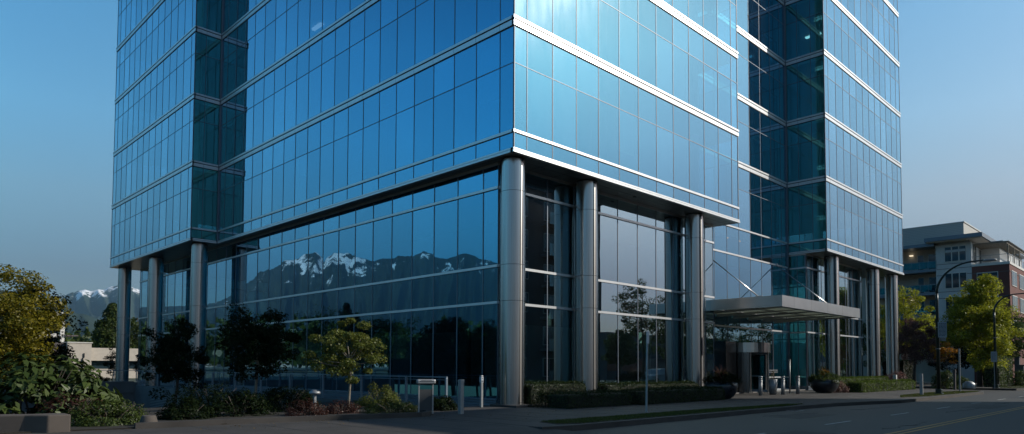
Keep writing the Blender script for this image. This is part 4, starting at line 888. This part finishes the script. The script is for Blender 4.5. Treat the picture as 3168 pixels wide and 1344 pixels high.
hedge('hedge', 30.2, 42.5, -3.1, -2.0, G, 0.42, M['lf_hedge'], 'long sunlit clipped green hedge in front of the right wing', 25, 360, 0.085)
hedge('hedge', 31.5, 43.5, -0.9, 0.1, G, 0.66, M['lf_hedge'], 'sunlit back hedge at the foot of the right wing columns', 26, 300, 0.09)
bush('heather_bush', (29.6, -1.6, G), 1.1, 0.8, 0.92, M['lf_plum'], 3200, 0.08, 'reddish heather bush between the entrance planter and the sunlit hedge', seed=71, mat2=M['lf_plum'])
def planter(loc_, label, rad_, seed, spike, lit):
    rng = np.random.default_rng(seed); root = empty('planter', loc_, label=label, cat='planter'); mb = MB()
    mb.lathe([(0.0, 0.0), (rad_*0.42, 0.0), (rad_*0.62, 0.12), (rad_*0.82, 0.40), (rad_*0.88, 0.66), (rad_*0.82, 0.86), (rad_*0.76, 0.88), (rad_*0.72, 0.80), (0, 0.78)], 0, 0, 40); mb.build('pot', M['pot'], root)
    cen = ellipsoid_centres(rng, 60, rad_*0.86, rad_*0.86, 0.50, 0.86, lo=-0.75, shell=0.85); C, Nn = clump_cloud(rng, cen, 4200, 0.2, 0.9); leaf_obj('foliage', C, Nn, 0.085, M['lf_con' if lit else 'lf_dark'], root, rng=rng)  # lit flag picks foliage tones
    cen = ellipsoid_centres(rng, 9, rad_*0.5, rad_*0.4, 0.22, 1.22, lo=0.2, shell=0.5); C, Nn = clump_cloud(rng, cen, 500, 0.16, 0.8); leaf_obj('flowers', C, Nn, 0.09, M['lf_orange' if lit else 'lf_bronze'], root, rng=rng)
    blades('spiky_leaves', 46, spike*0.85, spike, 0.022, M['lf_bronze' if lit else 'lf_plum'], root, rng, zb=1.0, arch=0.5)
    return root
planter((27.95, -1.45, G), 'large dark round pot with orange flowers and bronze spiky leaves before the right wing', 1.05, 5, 1.0, True)
planter((14.25, -1.35, G), 'large dark round pot of shaded foliage and spikes left of the entrance', 0.98, 6, 0.95, False)
def light_bollard(loc_, label):
    root = empty('light_bollard', loc_, label=label, cat='bollard', group='steel bollards before the entrance'); mb = MB()
    for a in range(8):
        c_, s_ = math.cos(a*math.pi/4), math.sin(a*math.pi/4); mb.tube([(0.085*c_, 0.085*s_, 0), (0.085*c_, 0.085*s_, 0.84)], 0.035, 8)
    mb.build('shaft', M['grey_post'], root)
    mb = MB(); mb.lathe([(0, 1.14), (0.12, 1.14), (0.125, 1.10), (0.125, 1.06), (0.09, 1.05), (0.09, 1.0), (0.125, 0.99), (0.125, 0.96), (0.09, 0.95), (0.09, 0.9), (0.125, 0.89), (0.125, 0.84)], 0, 0, 20); mb.build('head', M['grey_post'], root)
light_bollard((20.04, -0.76, G), 'ribbed steel bollard nearest the revolving door'); light_bollard((22.45, -1.05, G), 'ribbed steel bollard just right of the litter bin'); light_bollard((24.5, -1.12, G), 'ribbed steel bollard in front of the tall thin post')
root = empty('litter_bin', (21.85, -0.7, G), label='tapered ribbed steel litter bin with a sprig of plant on top by the entrance', cat='litter bin')
mb = MB(); mb.lathe([(0, 0), (0.19, 0), (0.26, 0.95), (0.22, 0.95), (0.22, 0.86), (0, 0.85)], 0, 0, 28)
for a in range(20): c_, s_ = math.cos(a*math.pi/10), math.sin(a*math.pi/10); mb.tube([(0.195*c_, 0.195*s_, 0.02), (0.262*c_, 0.262*s_, 0.93)], 0.012, 4)
mb.build('body', M['grey_post'], root)
rng = np.random.default_rng(3); cc, nn = clump_cloud(rng, np.array([(0, 0, 1.1), (0.05, 0.03, 1.35), (-0.08, 0, 1.25)]), 140, 0.13, 1.0); leaf_obj('sprig', cc, nn, 0.06, M['lf_bronze'], root, rng=rng)
mb = MB(); mb.tube([(0, 0, 0), (0, 0, 2.18)], 0.05, 8); mb.box(-0.06, 0.06, -0.06, 0.06, 2.1, 2.2)
o = mb.build('thin_post', M['grey_post']); o.location = (25.1, -0.35, G); tag(o, 'tall thin grey post behind the right steel bollard', 'post')
# thin kerbside sign pole, seen edge-on
root = empty('street_sign', (1.85, -5.05, G), label='thin grey kerbside pole with a narrow sign seen edge-on, in the grass strip', cat='sign'); root.rotation_euler[1] = rad(1.5)
mb = MB(); mb.box(-0.028, 0.028, -0.028, 0.028, 0, 2.95); mb.build('pole', M['grey_post'], root)
mb = MB(); mb.box(-0.10, 0.06, -0.045, -0.032, 2.5, 2.95); mb.build('plate', M['signw'], root)
# bollards and stands by the corner column
def square_bollard(loc_, h, wd, label, head=False, cat='bollard'):
    root = empty('bollard', loc_, label=label, cat=cat); mb = MB(); mb.box(-wd, wd, -wd, wd, 0, h-0.06); mb.build('shaft', M['grey_post'], root, bevel=0.01)
    mb = MB(); mb.box(-wd*1.12, wd*1.12, -wd*1.12, wd*1.12, h-0.06, h+0.03); mb.build('cap', M['grey_post'], root, bevel=0.015); return root
square_bollard((-3.85, -1.35, G), 1.15, 0.075, 'thick square grey bollard left of the corner column')
root = square_bollard((-0.72, 1.05, G), 1.25, 0.05, 'slim bollard with a card reader head right beside the corner column', cat='card reader')
mb = MB(); mb.box(-0.058, 0.058, -0.058, 0.058, 1.0, 1.22); mb.build('reader', M['signw'], root); mb = MB(); mb.box(-0.05, 0.05, -0.062, -0.0585, 1.03, 1.07); mb.box(-0.03, 0.03, -0.062, -0.0585, 1.15, 1.17); mb.build('slot', M['ink'], root)
root = empty('intercom_stand', (-4.75, -0.55, G), rz=-0.35, label='grey framed stand with a wide rounded top panel beside the curved kerb', cat='intercom stand')
mb = MB(); mb.box(-0.27, -0.225, -0.03, 0.03, 0, 1.05); mb.box(0.225, 0.27, -0.03, 0.03, 0, 1.05); mb.build('frame', M['grey_post'], root)
mb = MB(); mb.box(-0.22, 0.22, -0.02, 0.02, 0.12, 0.84); mb.build('panel', M['joint'], root)
mb = MB(); mb.box(-0.34, 0.34, -0.09, 0.09, 1.02, 1.19); mb.build('head', M['grey_post'], root, bevel=0.05)
mb = MB(); mb.box(-0.25, 0.26, -0.0935, -0.0905, 1.10, 1.13); mb.box(-0.2, 0.2, -0.0935, -0.0905, 1.15, 1.16); mb.build('head_slot', M['ink'], root)
root = empty('path_light', (-7.3, 2.4, G), label='small mushroom path light on a short post left of the maple trunk', cat='path light')
mb = MB(); mb.box(-0.04, 0.04, -0.04, 0.04, 0, 0.62); mb.build('post', M['grey_post'], root); mb = MB(); mb.lathe([(0, 0.82), (0.1, 0.8), (0.2, 0.72), (0.2, 0.66), (0, 0.63)], 0, 0, 20); mb.build('lamp_cap', M['grey_post'], root)
# ---- street lamps
def street_lamp(loc_, ang, R, arm, label):
    root = empty('street_lamp', loc_, ang, label=label, cat='street lamp', group='curved green street lamps'); mb = MB()
    mb.tube([(0, 0, 0.0), (0, 0, 6.0), (0, 0, 6.55)], [0.115, 0.085, 0.08], 14)
    mb.build('pole', M['green_pole'], root)
    pts = [(R-R*math.cos(t), 0, 6.5+R*0.93*math.sin(t)) for t in np.linspace(0, math.pi/2, 12)]+[(R+arm, 0, 6.5+R*0.93+0.03)]
    mb = MB(); mb.tube(pts, list(np.linspace(0.079, 0.05, len(pts))), 12); mb.build('arm', M['green_pole'], root)
    e = pts[-1]; mb = MB(); mb.lathe([(0, 0.05), (0.18, 0.04), (0.24, -0.02), (0.22, -0.08), (0.0, -0.09)], 0, 0, 18); o = mb.build('lamp_head', M['grey_post'], root); o.location = (e[0]+0.12, 0, e[2]-0.02); o.scale = (1.6, 0.8, 1)
    mb = MB(); mb.box(-0.24, 0.24, -0.24, 0.24, 0, 0.06); mb.box(-0.17, 0.17, -0.17, 0.17, 0.06, 0.32); mb.build('base', M['green_pole'], root, bevel=0.04)
    mb = MB(); mb.box(-0.12, 0.12, -0.12, 0.12, 2.9, 2.94); mb.box(-0.12, 0.12, -0.12, 0.12, 4.3, 4.34); mb.build('bands', M['grey_post'], root)
    return root
street_lamp((31.7, -7.25, G+0.01), rad(-90), 2.05, 0.75, 'nearer dark green street lamp with a curved arm over the road, in the grass corner')
street_lamp((51.8, -6.75, G+0.01), rad(-90), 1.6, 1.1, 'farther dark green street lamp at the right edge beyond the side street')
def sheet_sign(name, loc_, rz, w_, z0, z1, pole_h, label, lines=5, pole=True, pw_=0.03):
    root = empty(name, loc_, rz, label=label, cat='sign'); 
    if pole: mb = MB(); mb.box(-pw_, pw_, -pw_, pw_, 0, pole_h); mb.build('pole', M['grey_post'], root)
    mb = MB(); mb.box(-w_/2, w_/2, -pw_-0.016, -pw_-0.003, z0, z1); mb.build('plate', M['signw'], root)
    if lines:
        mb = MB(); r_ = random.Random(int(loc_[0]*10)); zc = z1-0.1
        while zc > z0+0.08:
            x = -w_*0.4
            while x < w_*0.36: ww = r_.uniform(0.03, 0.12); mb.box(x, min(x+ww, w_*0.42), -pw_-0.0185, -pw_-0.0163, zc-0.035, zc); x += ww+0.025
            zc -= 0.085
        mb.build('lettering', M['ink'], root)
    return root
sheet_sign('bus_stop_panel', (31.35, -7.6, 3.35), rad(-52), 0.52, 0, 1.0, 0, 'pale notice panel of small lettering fixed to the left of the nearer street lamp', pole=False, pw_=0.0)
sheet_sign('bus_stop_panel', (32.1, -7.35, 3.15), rad(-74), 0.5, 0, 1.2, 0, 'pale notice panel seen obliquely right of the nearer lamp pole', pole=False, pw_=0.0)
sheet_sign('parking_sign', (49.9, -7.0, G), rad(-75), 0.42, 2.25, 3.1, 3.1, 'pale rectangular sign on a thin pole just left of the farther street lamp')
mb = MB(); mb.box(-0.03, 0.03, -0.05, 0.05, 0, 3.1); o = mb.build('thin_post', M['grey_post']); o.location = (38.3, -7.0, G); o.rotation_euler[1] = rad(0.8); tag(o, 'leaning thin grey post on the grass corner before the big lime green tree', 'post')
root = empty('wooden_post', (29.0, -6.95, G), label='weathered square grey post at the left end of the grass corner', cat='post'); mb = MB(); mb.box(-0.09, 0.03, -0.09, 0.09, 0, 1.32); mb.box(0.035, 0.15, -0.05, 0.07, 0.0, 1.25); mb.build('shaft', M['grey_post'], root, bevel=0.01)
root = empty('white_marker', (41.0, -2.0, G), label='short white marker post at the right end of the sunlit hedge', cat='marker post'); mb = MB(); mb.box(-0.12, 0.12, -0.12, 0.12, 0, 1.15); mb.build('shaft', M['white'], root, bevel=0.02)
root = empty('brown_post', (43.2, -5.6, G), label='short dark brown post with a broader head across the grass corner', cat='post'); mb = MB(); mb.box(-0.07, 0.07, -0.07, 0.07, 0, 1.35); mb.box(-0.12, 0.02, -0.1, 0.1, 1.35, 1.6); mb.build('shaft', M['brown'], root)
# ---- shrubs and trees on the right
bush('shrub', (44.3, -1.2, G), 1.3, 1.2, 1.5, M['lf_plum'], 3200, 0.12, 'brown green mounded shrub right of the outermost column', seed=90)
bush('shrub', (47.0, -4.0, G), 1.1, 1.0, 1.75, M['lf_green'], 3200, 0.12, 'rounded olive shrub behind the nearer street lamp', seed=91)
bush('shrub', (50.5, -4.4, G), 1.4, 0.9, 1.0, M['lf_con'], 2600, 0.12, 'low green shrub beside the grey boulder', seed=92)
mb = MB(); mb.lathe([(0.0, 0.62), (0.25, 0.6), (0.45, 0.42), (0.52, 0.1), (0.5, 0)], 0, 0, 7); o = mb.build('boulder', M['grey_post']); o.location = (48.8, -5.4, G); tag(o, 'angular grey boulder at the foot of the shrubs behind the lamp', 'boulder')
hedge('tall_hedge', 60.5, 68, -5.4, -4.0, G, 2.6, M['lf_con'], 'tall dark clipped hedge under the big lime green tree', 27, 90, 0.16)
hedge('tall_hedge', 55.5, 58.5, -6.4, -5.2, G, 1.5, M['lf_con'], 'lower irregular hedge right of the leaning post', 28, 130, 0.14)
bush('shrub', (64, -6.6, G), 1.2, 0.9, 1.7, M['lf_con'], 2200, 0.14, 'sunlit green shrub left of the farther lamp base', seed=93)
bush('red_shrub', (70, -6.6, G), 0.9, 0.8, 1.7, M['lf_red'], 1800, 0.14, 'crimson upright shrub right of the farther street lamp', seed=94)
bush('shrub', (67.5, -7.2, G), 1.6, 0.8, 0.8, M['lf_green'], 1800, 0.12, 'low ground shrub at the edge of the far lawn', seed=95)
bush('shrub', (74, -6.8, G), 1.7, 0.9, 1.0, M['lf_orange'], 1500, 0.13, 'low orange tinged shrub at the right edge of the photo', seed=96)
for x, y, h, lb in ((66.0, -6.4, 2.1, 'stone gate pillar next to the farther street lamp'), (73, -6.2, 2.0, 'stone gate pillar nearest the right edge'), (71.5, -5.2, 3.0, 'taller thin stone pillar behind the crimson shrub')):
    root = empty('stone_pillar', (x, y, G), label=lb, cat='stone pillar'); mb = MB(); mb.box(-0.22, 0.22, -0.22, 0.22, 0, h-0.12); mb.build('shaft', M['conc_w'], root, bevel=0.02); mb = MB(); mb.box(-0.28, 0.28, -0.28, 0.28, h-0.12, h); mb.build('cap', M['conc_w'], root, bevel=0.02)
tree('lime_tree', (58, -4.4, G), 11.3, 3.5, 4.7, 6.2, M['lf_lime'], 34000, 0.20, 'big bright lime green tree between the two street lamps', seed=40, nclump=150, cr=0.75, trunk_h=9.8, r0=0.2, shape=lambda t: 1.15-0.6*t, ry=3.3, nl=16, flat=0.8)
tree('green_tree', (66, 4.2, G), 11.5, 3.3, 4.4, 6.9, M['lf_lime'], 13000, 0.22, 'tall green tree partly hidden behind the outermost column', seed=41, nclump=100, cr=0.8, trunk_h=10, r0=0.18, shape=lambda t: 1.1-0.5*t)
tree('copper_tree', (54.5, 0.2, G), 6.7, 2.45, 2.35, 4.1, M['lf_plum'], 13000, 0.15, 'purple brown copper-leaved tree left of the nearer street lamp', seed=42, nclump=90, cr=0.55, trunk_h=5.6, r0=0.13)
tree('amber_tree', (52.5, -2.9, G), 4.2, 1.1, 1.0, 3.1, M['lf_orange'], 1600, 0.13, 'small amber orange tree beside the nearer street lamp', seed=43, nclump=24, cr=0.35, trunk_h=3.4, r0=0.05)
tree('green_tree', (72, -4.0, G), 8.3, 3.6, 3.2, 4.9, M['lf_con'], 12000, 0.22, 'dark green tree behind the farther street lamp at the right edge', seed=44, nclump=90, cr=0.8, trunk_h=7, r0=0.16)
tree('green_tree', (68, -0.5, G), 6.5, 3.2, 2.5, 4.0, M['lf_dark'], 8000, 0.22, 'dark shaded tree under the white apartment block', seed=45, nclump=70, cr=0.8, trunk_h=6, r0=0.14)
tree('green_tree', (76, 10, G), 9.5, 4.0, 3.8, 5.5, M['lf_green'], 9000, 0.25, 'leafy tree seen between the two rightmost columns', seed=46, nclump=80, cr=0.9, trunk_h=8, r0=0.16)
hedge('tall_hedge', 56, 60, 1.5, 3.5, G, 2.2, M['lf_dark'], 'dark tall hedge behind the copper-leaved tree', 29, 90, 0.16)
# ================================================================== APARTMENT BLOCK, right background
apt = empty('apartment_block', (80, -3.38, G), label='grey and brick apartment block with balconies and flat overhanging roofs', cat='apartment building')
class AB(MB):
    def build(s, name, mats, parent=None, bevel=0):
        s.v = [(x-80, y+3.38, z-G) for x, y, z in s.v]; return MB.build(s, name, mats, parent or apt, bevel)
def abox(name, m_, *b, parent=None): mb = AB(); mb.box(*b); return mb.build(name, m_, parent)
M['apt_white'] = prin('render_panels', (0.52, 0.54, 0.55), 0.8, var=0.05)
abox('brick_wing', M['brickw'], 80, 112, -3.38, 0.42, G, 13.9)
abox('brick_parapet', M['white'], 79.93, 112, -3.45, 0.43, 13.902, 14.2)
M['salmon'] = striped('sunlit_brick', (0.30, 0.14, 0.10), (0.20, 0.10, 0.08), 0.085, width=0.18, rough=0.9)  # lighter brick copy with sunlight put into its colour; not assigned anywhere
for zz in (13.0, 10.1, 7.2): abox('string_course', M['brown'], 79.97, 112, -3.42, 0.42, zz, zz+0.1)
abox('white_block', M['apt_white'], 80.02, 95, 0.44, 4.28, G, 17.0)
for zz in (14.5, 13.9, 13.1, 11.0, 10.2): abox('panel_joint', M['dark'], 80.0, 95, 0.42, 4.2, zz, zz+0.05)
abox('main_roof', M['mull'], 78.6, 96, -1.0, 5.2, 17.35, 17.85); abox('roof_soffit', M['white'], 78.8, 95.8, -0.8, 5.0, 17.25, 17.348)
abox('clerestory', M['apt_white'], 80.3, 94, 0.6, 4.1, 17.0, 17.25)
abox('upper_storey', M['siding'], 84, 100, 2.0, 20, 14, 20.3); abox('upper_coping', M['white'], 83.95, 100, 1.9, 20, 20.3, 20.42)
abox('balcony_roof', M['mull'], 79.5, 84, 4.3, 20, 16.9, 17.3)
abox('recess_wall', M['cream'], 82, 84, 4.3, 20, G, 16.9)
def aw(x, y0, y1, z0, z1, nv, blind=True, parent=None):
    fr = abox('window', M['white'], x-0.05, x+0.02, y0, y1, z0, z1)
    n_ = nv; wd = (y1-y0)/n_
    for i in range(n_):
        mb = AB(); mb.box(x-0.062, x-0.052, y0+wd*i+0.06, y0+wd*(i+1)-0.06, z0+0.08, z1-0.08); g = mb.build('pane', M['winglass']); g.parent = fr
    if blind:
        mb = AB(); mb.box(x-0.072, x-0.064, y0+0.1, y1-0.1, z1-0.75, z1-0.45); g = mb.build('blind', M['signw']); g.parent = fr
def aw2(y, x0, x1, z0, z1, nv):
    fr = abox('window', M['white'], x0, x1, y-0.05, y+0.02, z0, z1); wd = (x1-x0)/nv
    for i in range(nv):
        mb = AB(); mb.box(x0+wd*i+0.08, x0+wd*(i+1)-0.08, y-0.062, y-0.052, z0+0.08, z1-0.08); g = mb.build('pane', M['winglass']); g.parent = fr
for zz in (14.75, 11.4, 8.4, 5.4): aw(80.0, 0.95, 3.3, zz, zz+1.95, 3, zz > 14)
for zz in (11.15, 8.2, 5.3): aw(79.98, -2.25, -0.1, zz, zz+1.95, 1, False)
for zz in (11.4, 8.4, 5.4):
    for x0 in (81.1, 85.9, 90.6, 96): aw2(-3.4, x0, x0+3.0, zz, zz+1.85, 2)
aw2(0.42, 80.6, 82.4, 14.4, 17.0, 2); aw2(0.42, 84, 90, 14.3, 16.6, 4)
for k, zz in enumerate((13.72, 10.76, 7.8, 4.84)):
    abox('balcony_slab', M['mull'], 80.0, 82, 4.3, 12, zz, zz+0.36)
    mb = AB(); mb.box(80.02, 80.07, 4.2, 12, zz+1.3, zz+1.36)
    for y in np.arange(4.2, 12, 0.95): mb.box(80.02, 80.07, y, y+0.05, zz+0.36, zz+1.3)
    mb.box(80.02, 82, 4.2, 4.25, zz+1.3, zz+1.36); mb.build('balcony_rail', M['mull'])
    mb = AB(); mb.box(80.04, 80.05, 4.3, 12, zz+0.45, zz+1.28); mb.build('balcony_glass', M['glass_side'])
    for y in (6.1, 4.5, 9.0): aw(82.0, y, y+0.75 if y != 4.5 else y+1.1, zz+0.4, zz+2.55, 1, False)
    mb = AB(); mb.box(81.5, 81.95, 7.3, 7.7, zz+2.5, zz+2.58); mb.build('balcony_lamp', emis('balcony_light', (1, 0.85, 0.6), 1.2) if k in (0, 2) else M['white'])
mb = AB()
mb.box(80.03, 80.07, -3.35, 0.4, 15.1, 15.16); mb.box(80.03, 111, -3.36, -3.32, 15.1, 15.16)
for y in np.arange(-3.3, 0.4, 0.9): mb.box(80.03, 80.07, y, y+0.04, 14.2, 15.1)
for x in np.arange(81, 111, 1.2): mb.box(x, x+0.04, -3.36, -3.32, 14.2, 15.1)
mb.build('roof_terrace_rail', M['grey_post'])
mb = AB(); mb.box(85, 100, -1.6, 0.4, 14.2, 17.0); mb.build('penthouse', M['apt_white']); abox('penthouse_roof', M['mull'], 83.6, 101, -2.2, 0.4, 17.02, 17.35)
mb = AB()
for x in np.arange(80.6, 92, 0.5): mb.box(x, x+0.1, -3.3, 0.38, 16.62, 16.78)
mb.box(80.4, 92, -3.1, -3.0, 16.45, 16.61)
for x in (80.8, 84.5, 88): mb.box(x, x+0.12, -3.2, -3.08, 14.2, 16.44)
mb.build('pergola', M['bark_l'])
# ================================================================== ACROSS THE STREET (mirrored in the glass, and throwing the morning shade)
tr = empty('tower_block', (16.0, -22.0, G), label='grey residential block across the street, mirrored beside the corner column', cat='apartment building')
mb = MB(); mb.box(0, 21.8, -14, 0, 0, 18.6); mb.box(-0.15, 21.95, -14.15, 0.15, 18.6, 18.95); mb.build('wall', M['conc_w'], tr)
for k in range(6):
    for x0 in (1.0, 12.5):
        mb = MB(); mb.box(x0, x0+4.2, 0.001, 1.2, 0.2+3.0*k, 0.42+3.0*k); mb.box(x0, x0+4.2, 1.15, 1.2, 0.43+3.0*k, 1.35+3.0*k); mb.build('balcony', M['soffit'], tr)
    for x0 in (1.4, 3.4, 6.4, 9.0, 12.9, 15.0, 17.6, 19.6):
        mb = MB(); mb.box(x0, x0+1.7, -0.01, 0.06, 0.75+3.0*k, 2.55+3.0*k); fr = mb.build('window', M['white'], tr)
        mb = MB(); mb.box(x0+0.08, x0+0.8, 0.062, 0.075, 0.83+3.0*k, 2.47+3.0*k); mb.box(x0+0.9, x0+1.62, 0.062, 0.075, 0.83+3.0*k, 2.47+3.0*k); mb.build('pane', M['winglass'], fr)
for i, (x, y, h, r) in enumerate(((49, -24.5, 13.2, 3.3), (56, -25, 9.6, 3.2), (65, -25.5, 11, 3.6), (75, -25, 10.5, 3.6), (86, -25, 10, 3.6), (98, -25, 10, 3.6), (43, -23.5, 6.0, 2.0))):
    tree('street_tree', (x, y, G), h, r, h*0.38, h*0.6, M['lf_green'], 5200, 0.26, ['lone upright', 'wider', 'tallest', 'bushy', 'even', 'last', 'smallest'][i]+' tree of the row across the street, opposite the entrance', seed=120+i, nclump=60, cr=r*0.28, trunk_h=h*0.8, r0=0.15, group='trees in the row across the street')
root = empty('low_building', (78, -40, G), label='long low grey building behind the row of trees across the street', cat='building'); mb = MB(); mb.box(-22, 60, -4, 5, 0, 6.5); mb.build('wall', M['conc_w'], root)
mb = MB(); mb.box(-22, 60, 5.0, 5.03, 1.2, 3.0); mb.build('window_band', M['winglass'], root)
def car(loc_, rz, label, paint):
    root = empty('parked_car', loc_, rz, label=label, cat='car', group='cars parked across the street')
    P = [(-2.25, 0.45), (-2.28, 0.8), (-2.1, 1.0), (-1.75, 1.62), (-0.2, 1.68), (0.55, 1.6), (1.15, 1.08), (2.05, 0.95), (2.25, 0.75), (2.27, 0.42), (1.8, 0.28), (-1.9, 0.28)]
    mb = MB(); n_ = len(P)
    for s_, (yy, k) in enumerate(((-0.9, 0), (-0.86, 1), (0.86, 1), (0.9, 0))): pass
    ys = [(-0.9, 0.0), (0.9, 0.0)]
    for yy in (-0.9, 0.9): mb.v += [(x, yy*(0.82 if z > 1.2 else 1), z) for x, z in P]
    mb.f.append(tuple(reversed(range(n_)))) ; mb.m.append(0); mb.sm.append(False); mb.f.append(tuple(range(n_, 2*n_))); mb.m.append(0); mb.sm.append(False)
    for i in range(n_): j = (i+1) % n_; mb.f.append((i, j, n_+j, n_+i)); mb.m.append(0); mb.sm.append(False)
    mb.build('body', paint, root, bevel=0.05)
    mb = MB()
    for s_ in (-1, 1): mb.poly([(-1.55, s_*0.835, 1.1), (-1.4, s_*0.77, 1.55), (0.45, s_*0.77, 1.52), (0.85, s_*0.835, 1.12)][::s_])
    mb.build('side_windows', M['winglass'], root)
    for x in (-1.4, 1.42):
        for y in (-0.85, 0.85):
            mb = MB(); mb.tube([(x, y-0.1, 0.34), (x, y+0.1, 0.34)], 0.34, 20); wv = mb.build('wheel', M['dark'], root); mb = MB(); mb.tube([(x, y-0.11, 0.34), (x, y+0.11, 0.34)], 0.19, 14); mb.build('rim', M['grey_post'], wv)
    return root
car((44, -19.2, RD), rad(180), 'white parked car opposite the lobby, nearest the entrance', M['white']); car((31, -19.3, RD), rad(180), 'dark parked car opposite the lobby, nearer the corner', prin('dark_paint', (0.03, 0.04, 0.05), 0.2, 0.3))
# ================================================================== HAZE
def haze():
    m, n, l, o = mat('haze'); v = n.new('ShaderNodeVolumePrincipled'); v.inputs['Color'].default_value = (0.45, 0.76, 1.0, 1); v.inputs['Density'].default_value = HAZE; v.inputs['Anisotropy'].default_value = 0.2
    l.new(v.outputs[0], o.inputs['Volume'])
    mb = MB(); mb.box(-8900, 8900, -3000, 9400, -6.0, 1420); o_ = mb.build('haze', m); tag(o_, kind='stuff')
HAZE = 4.8e-5
haze()
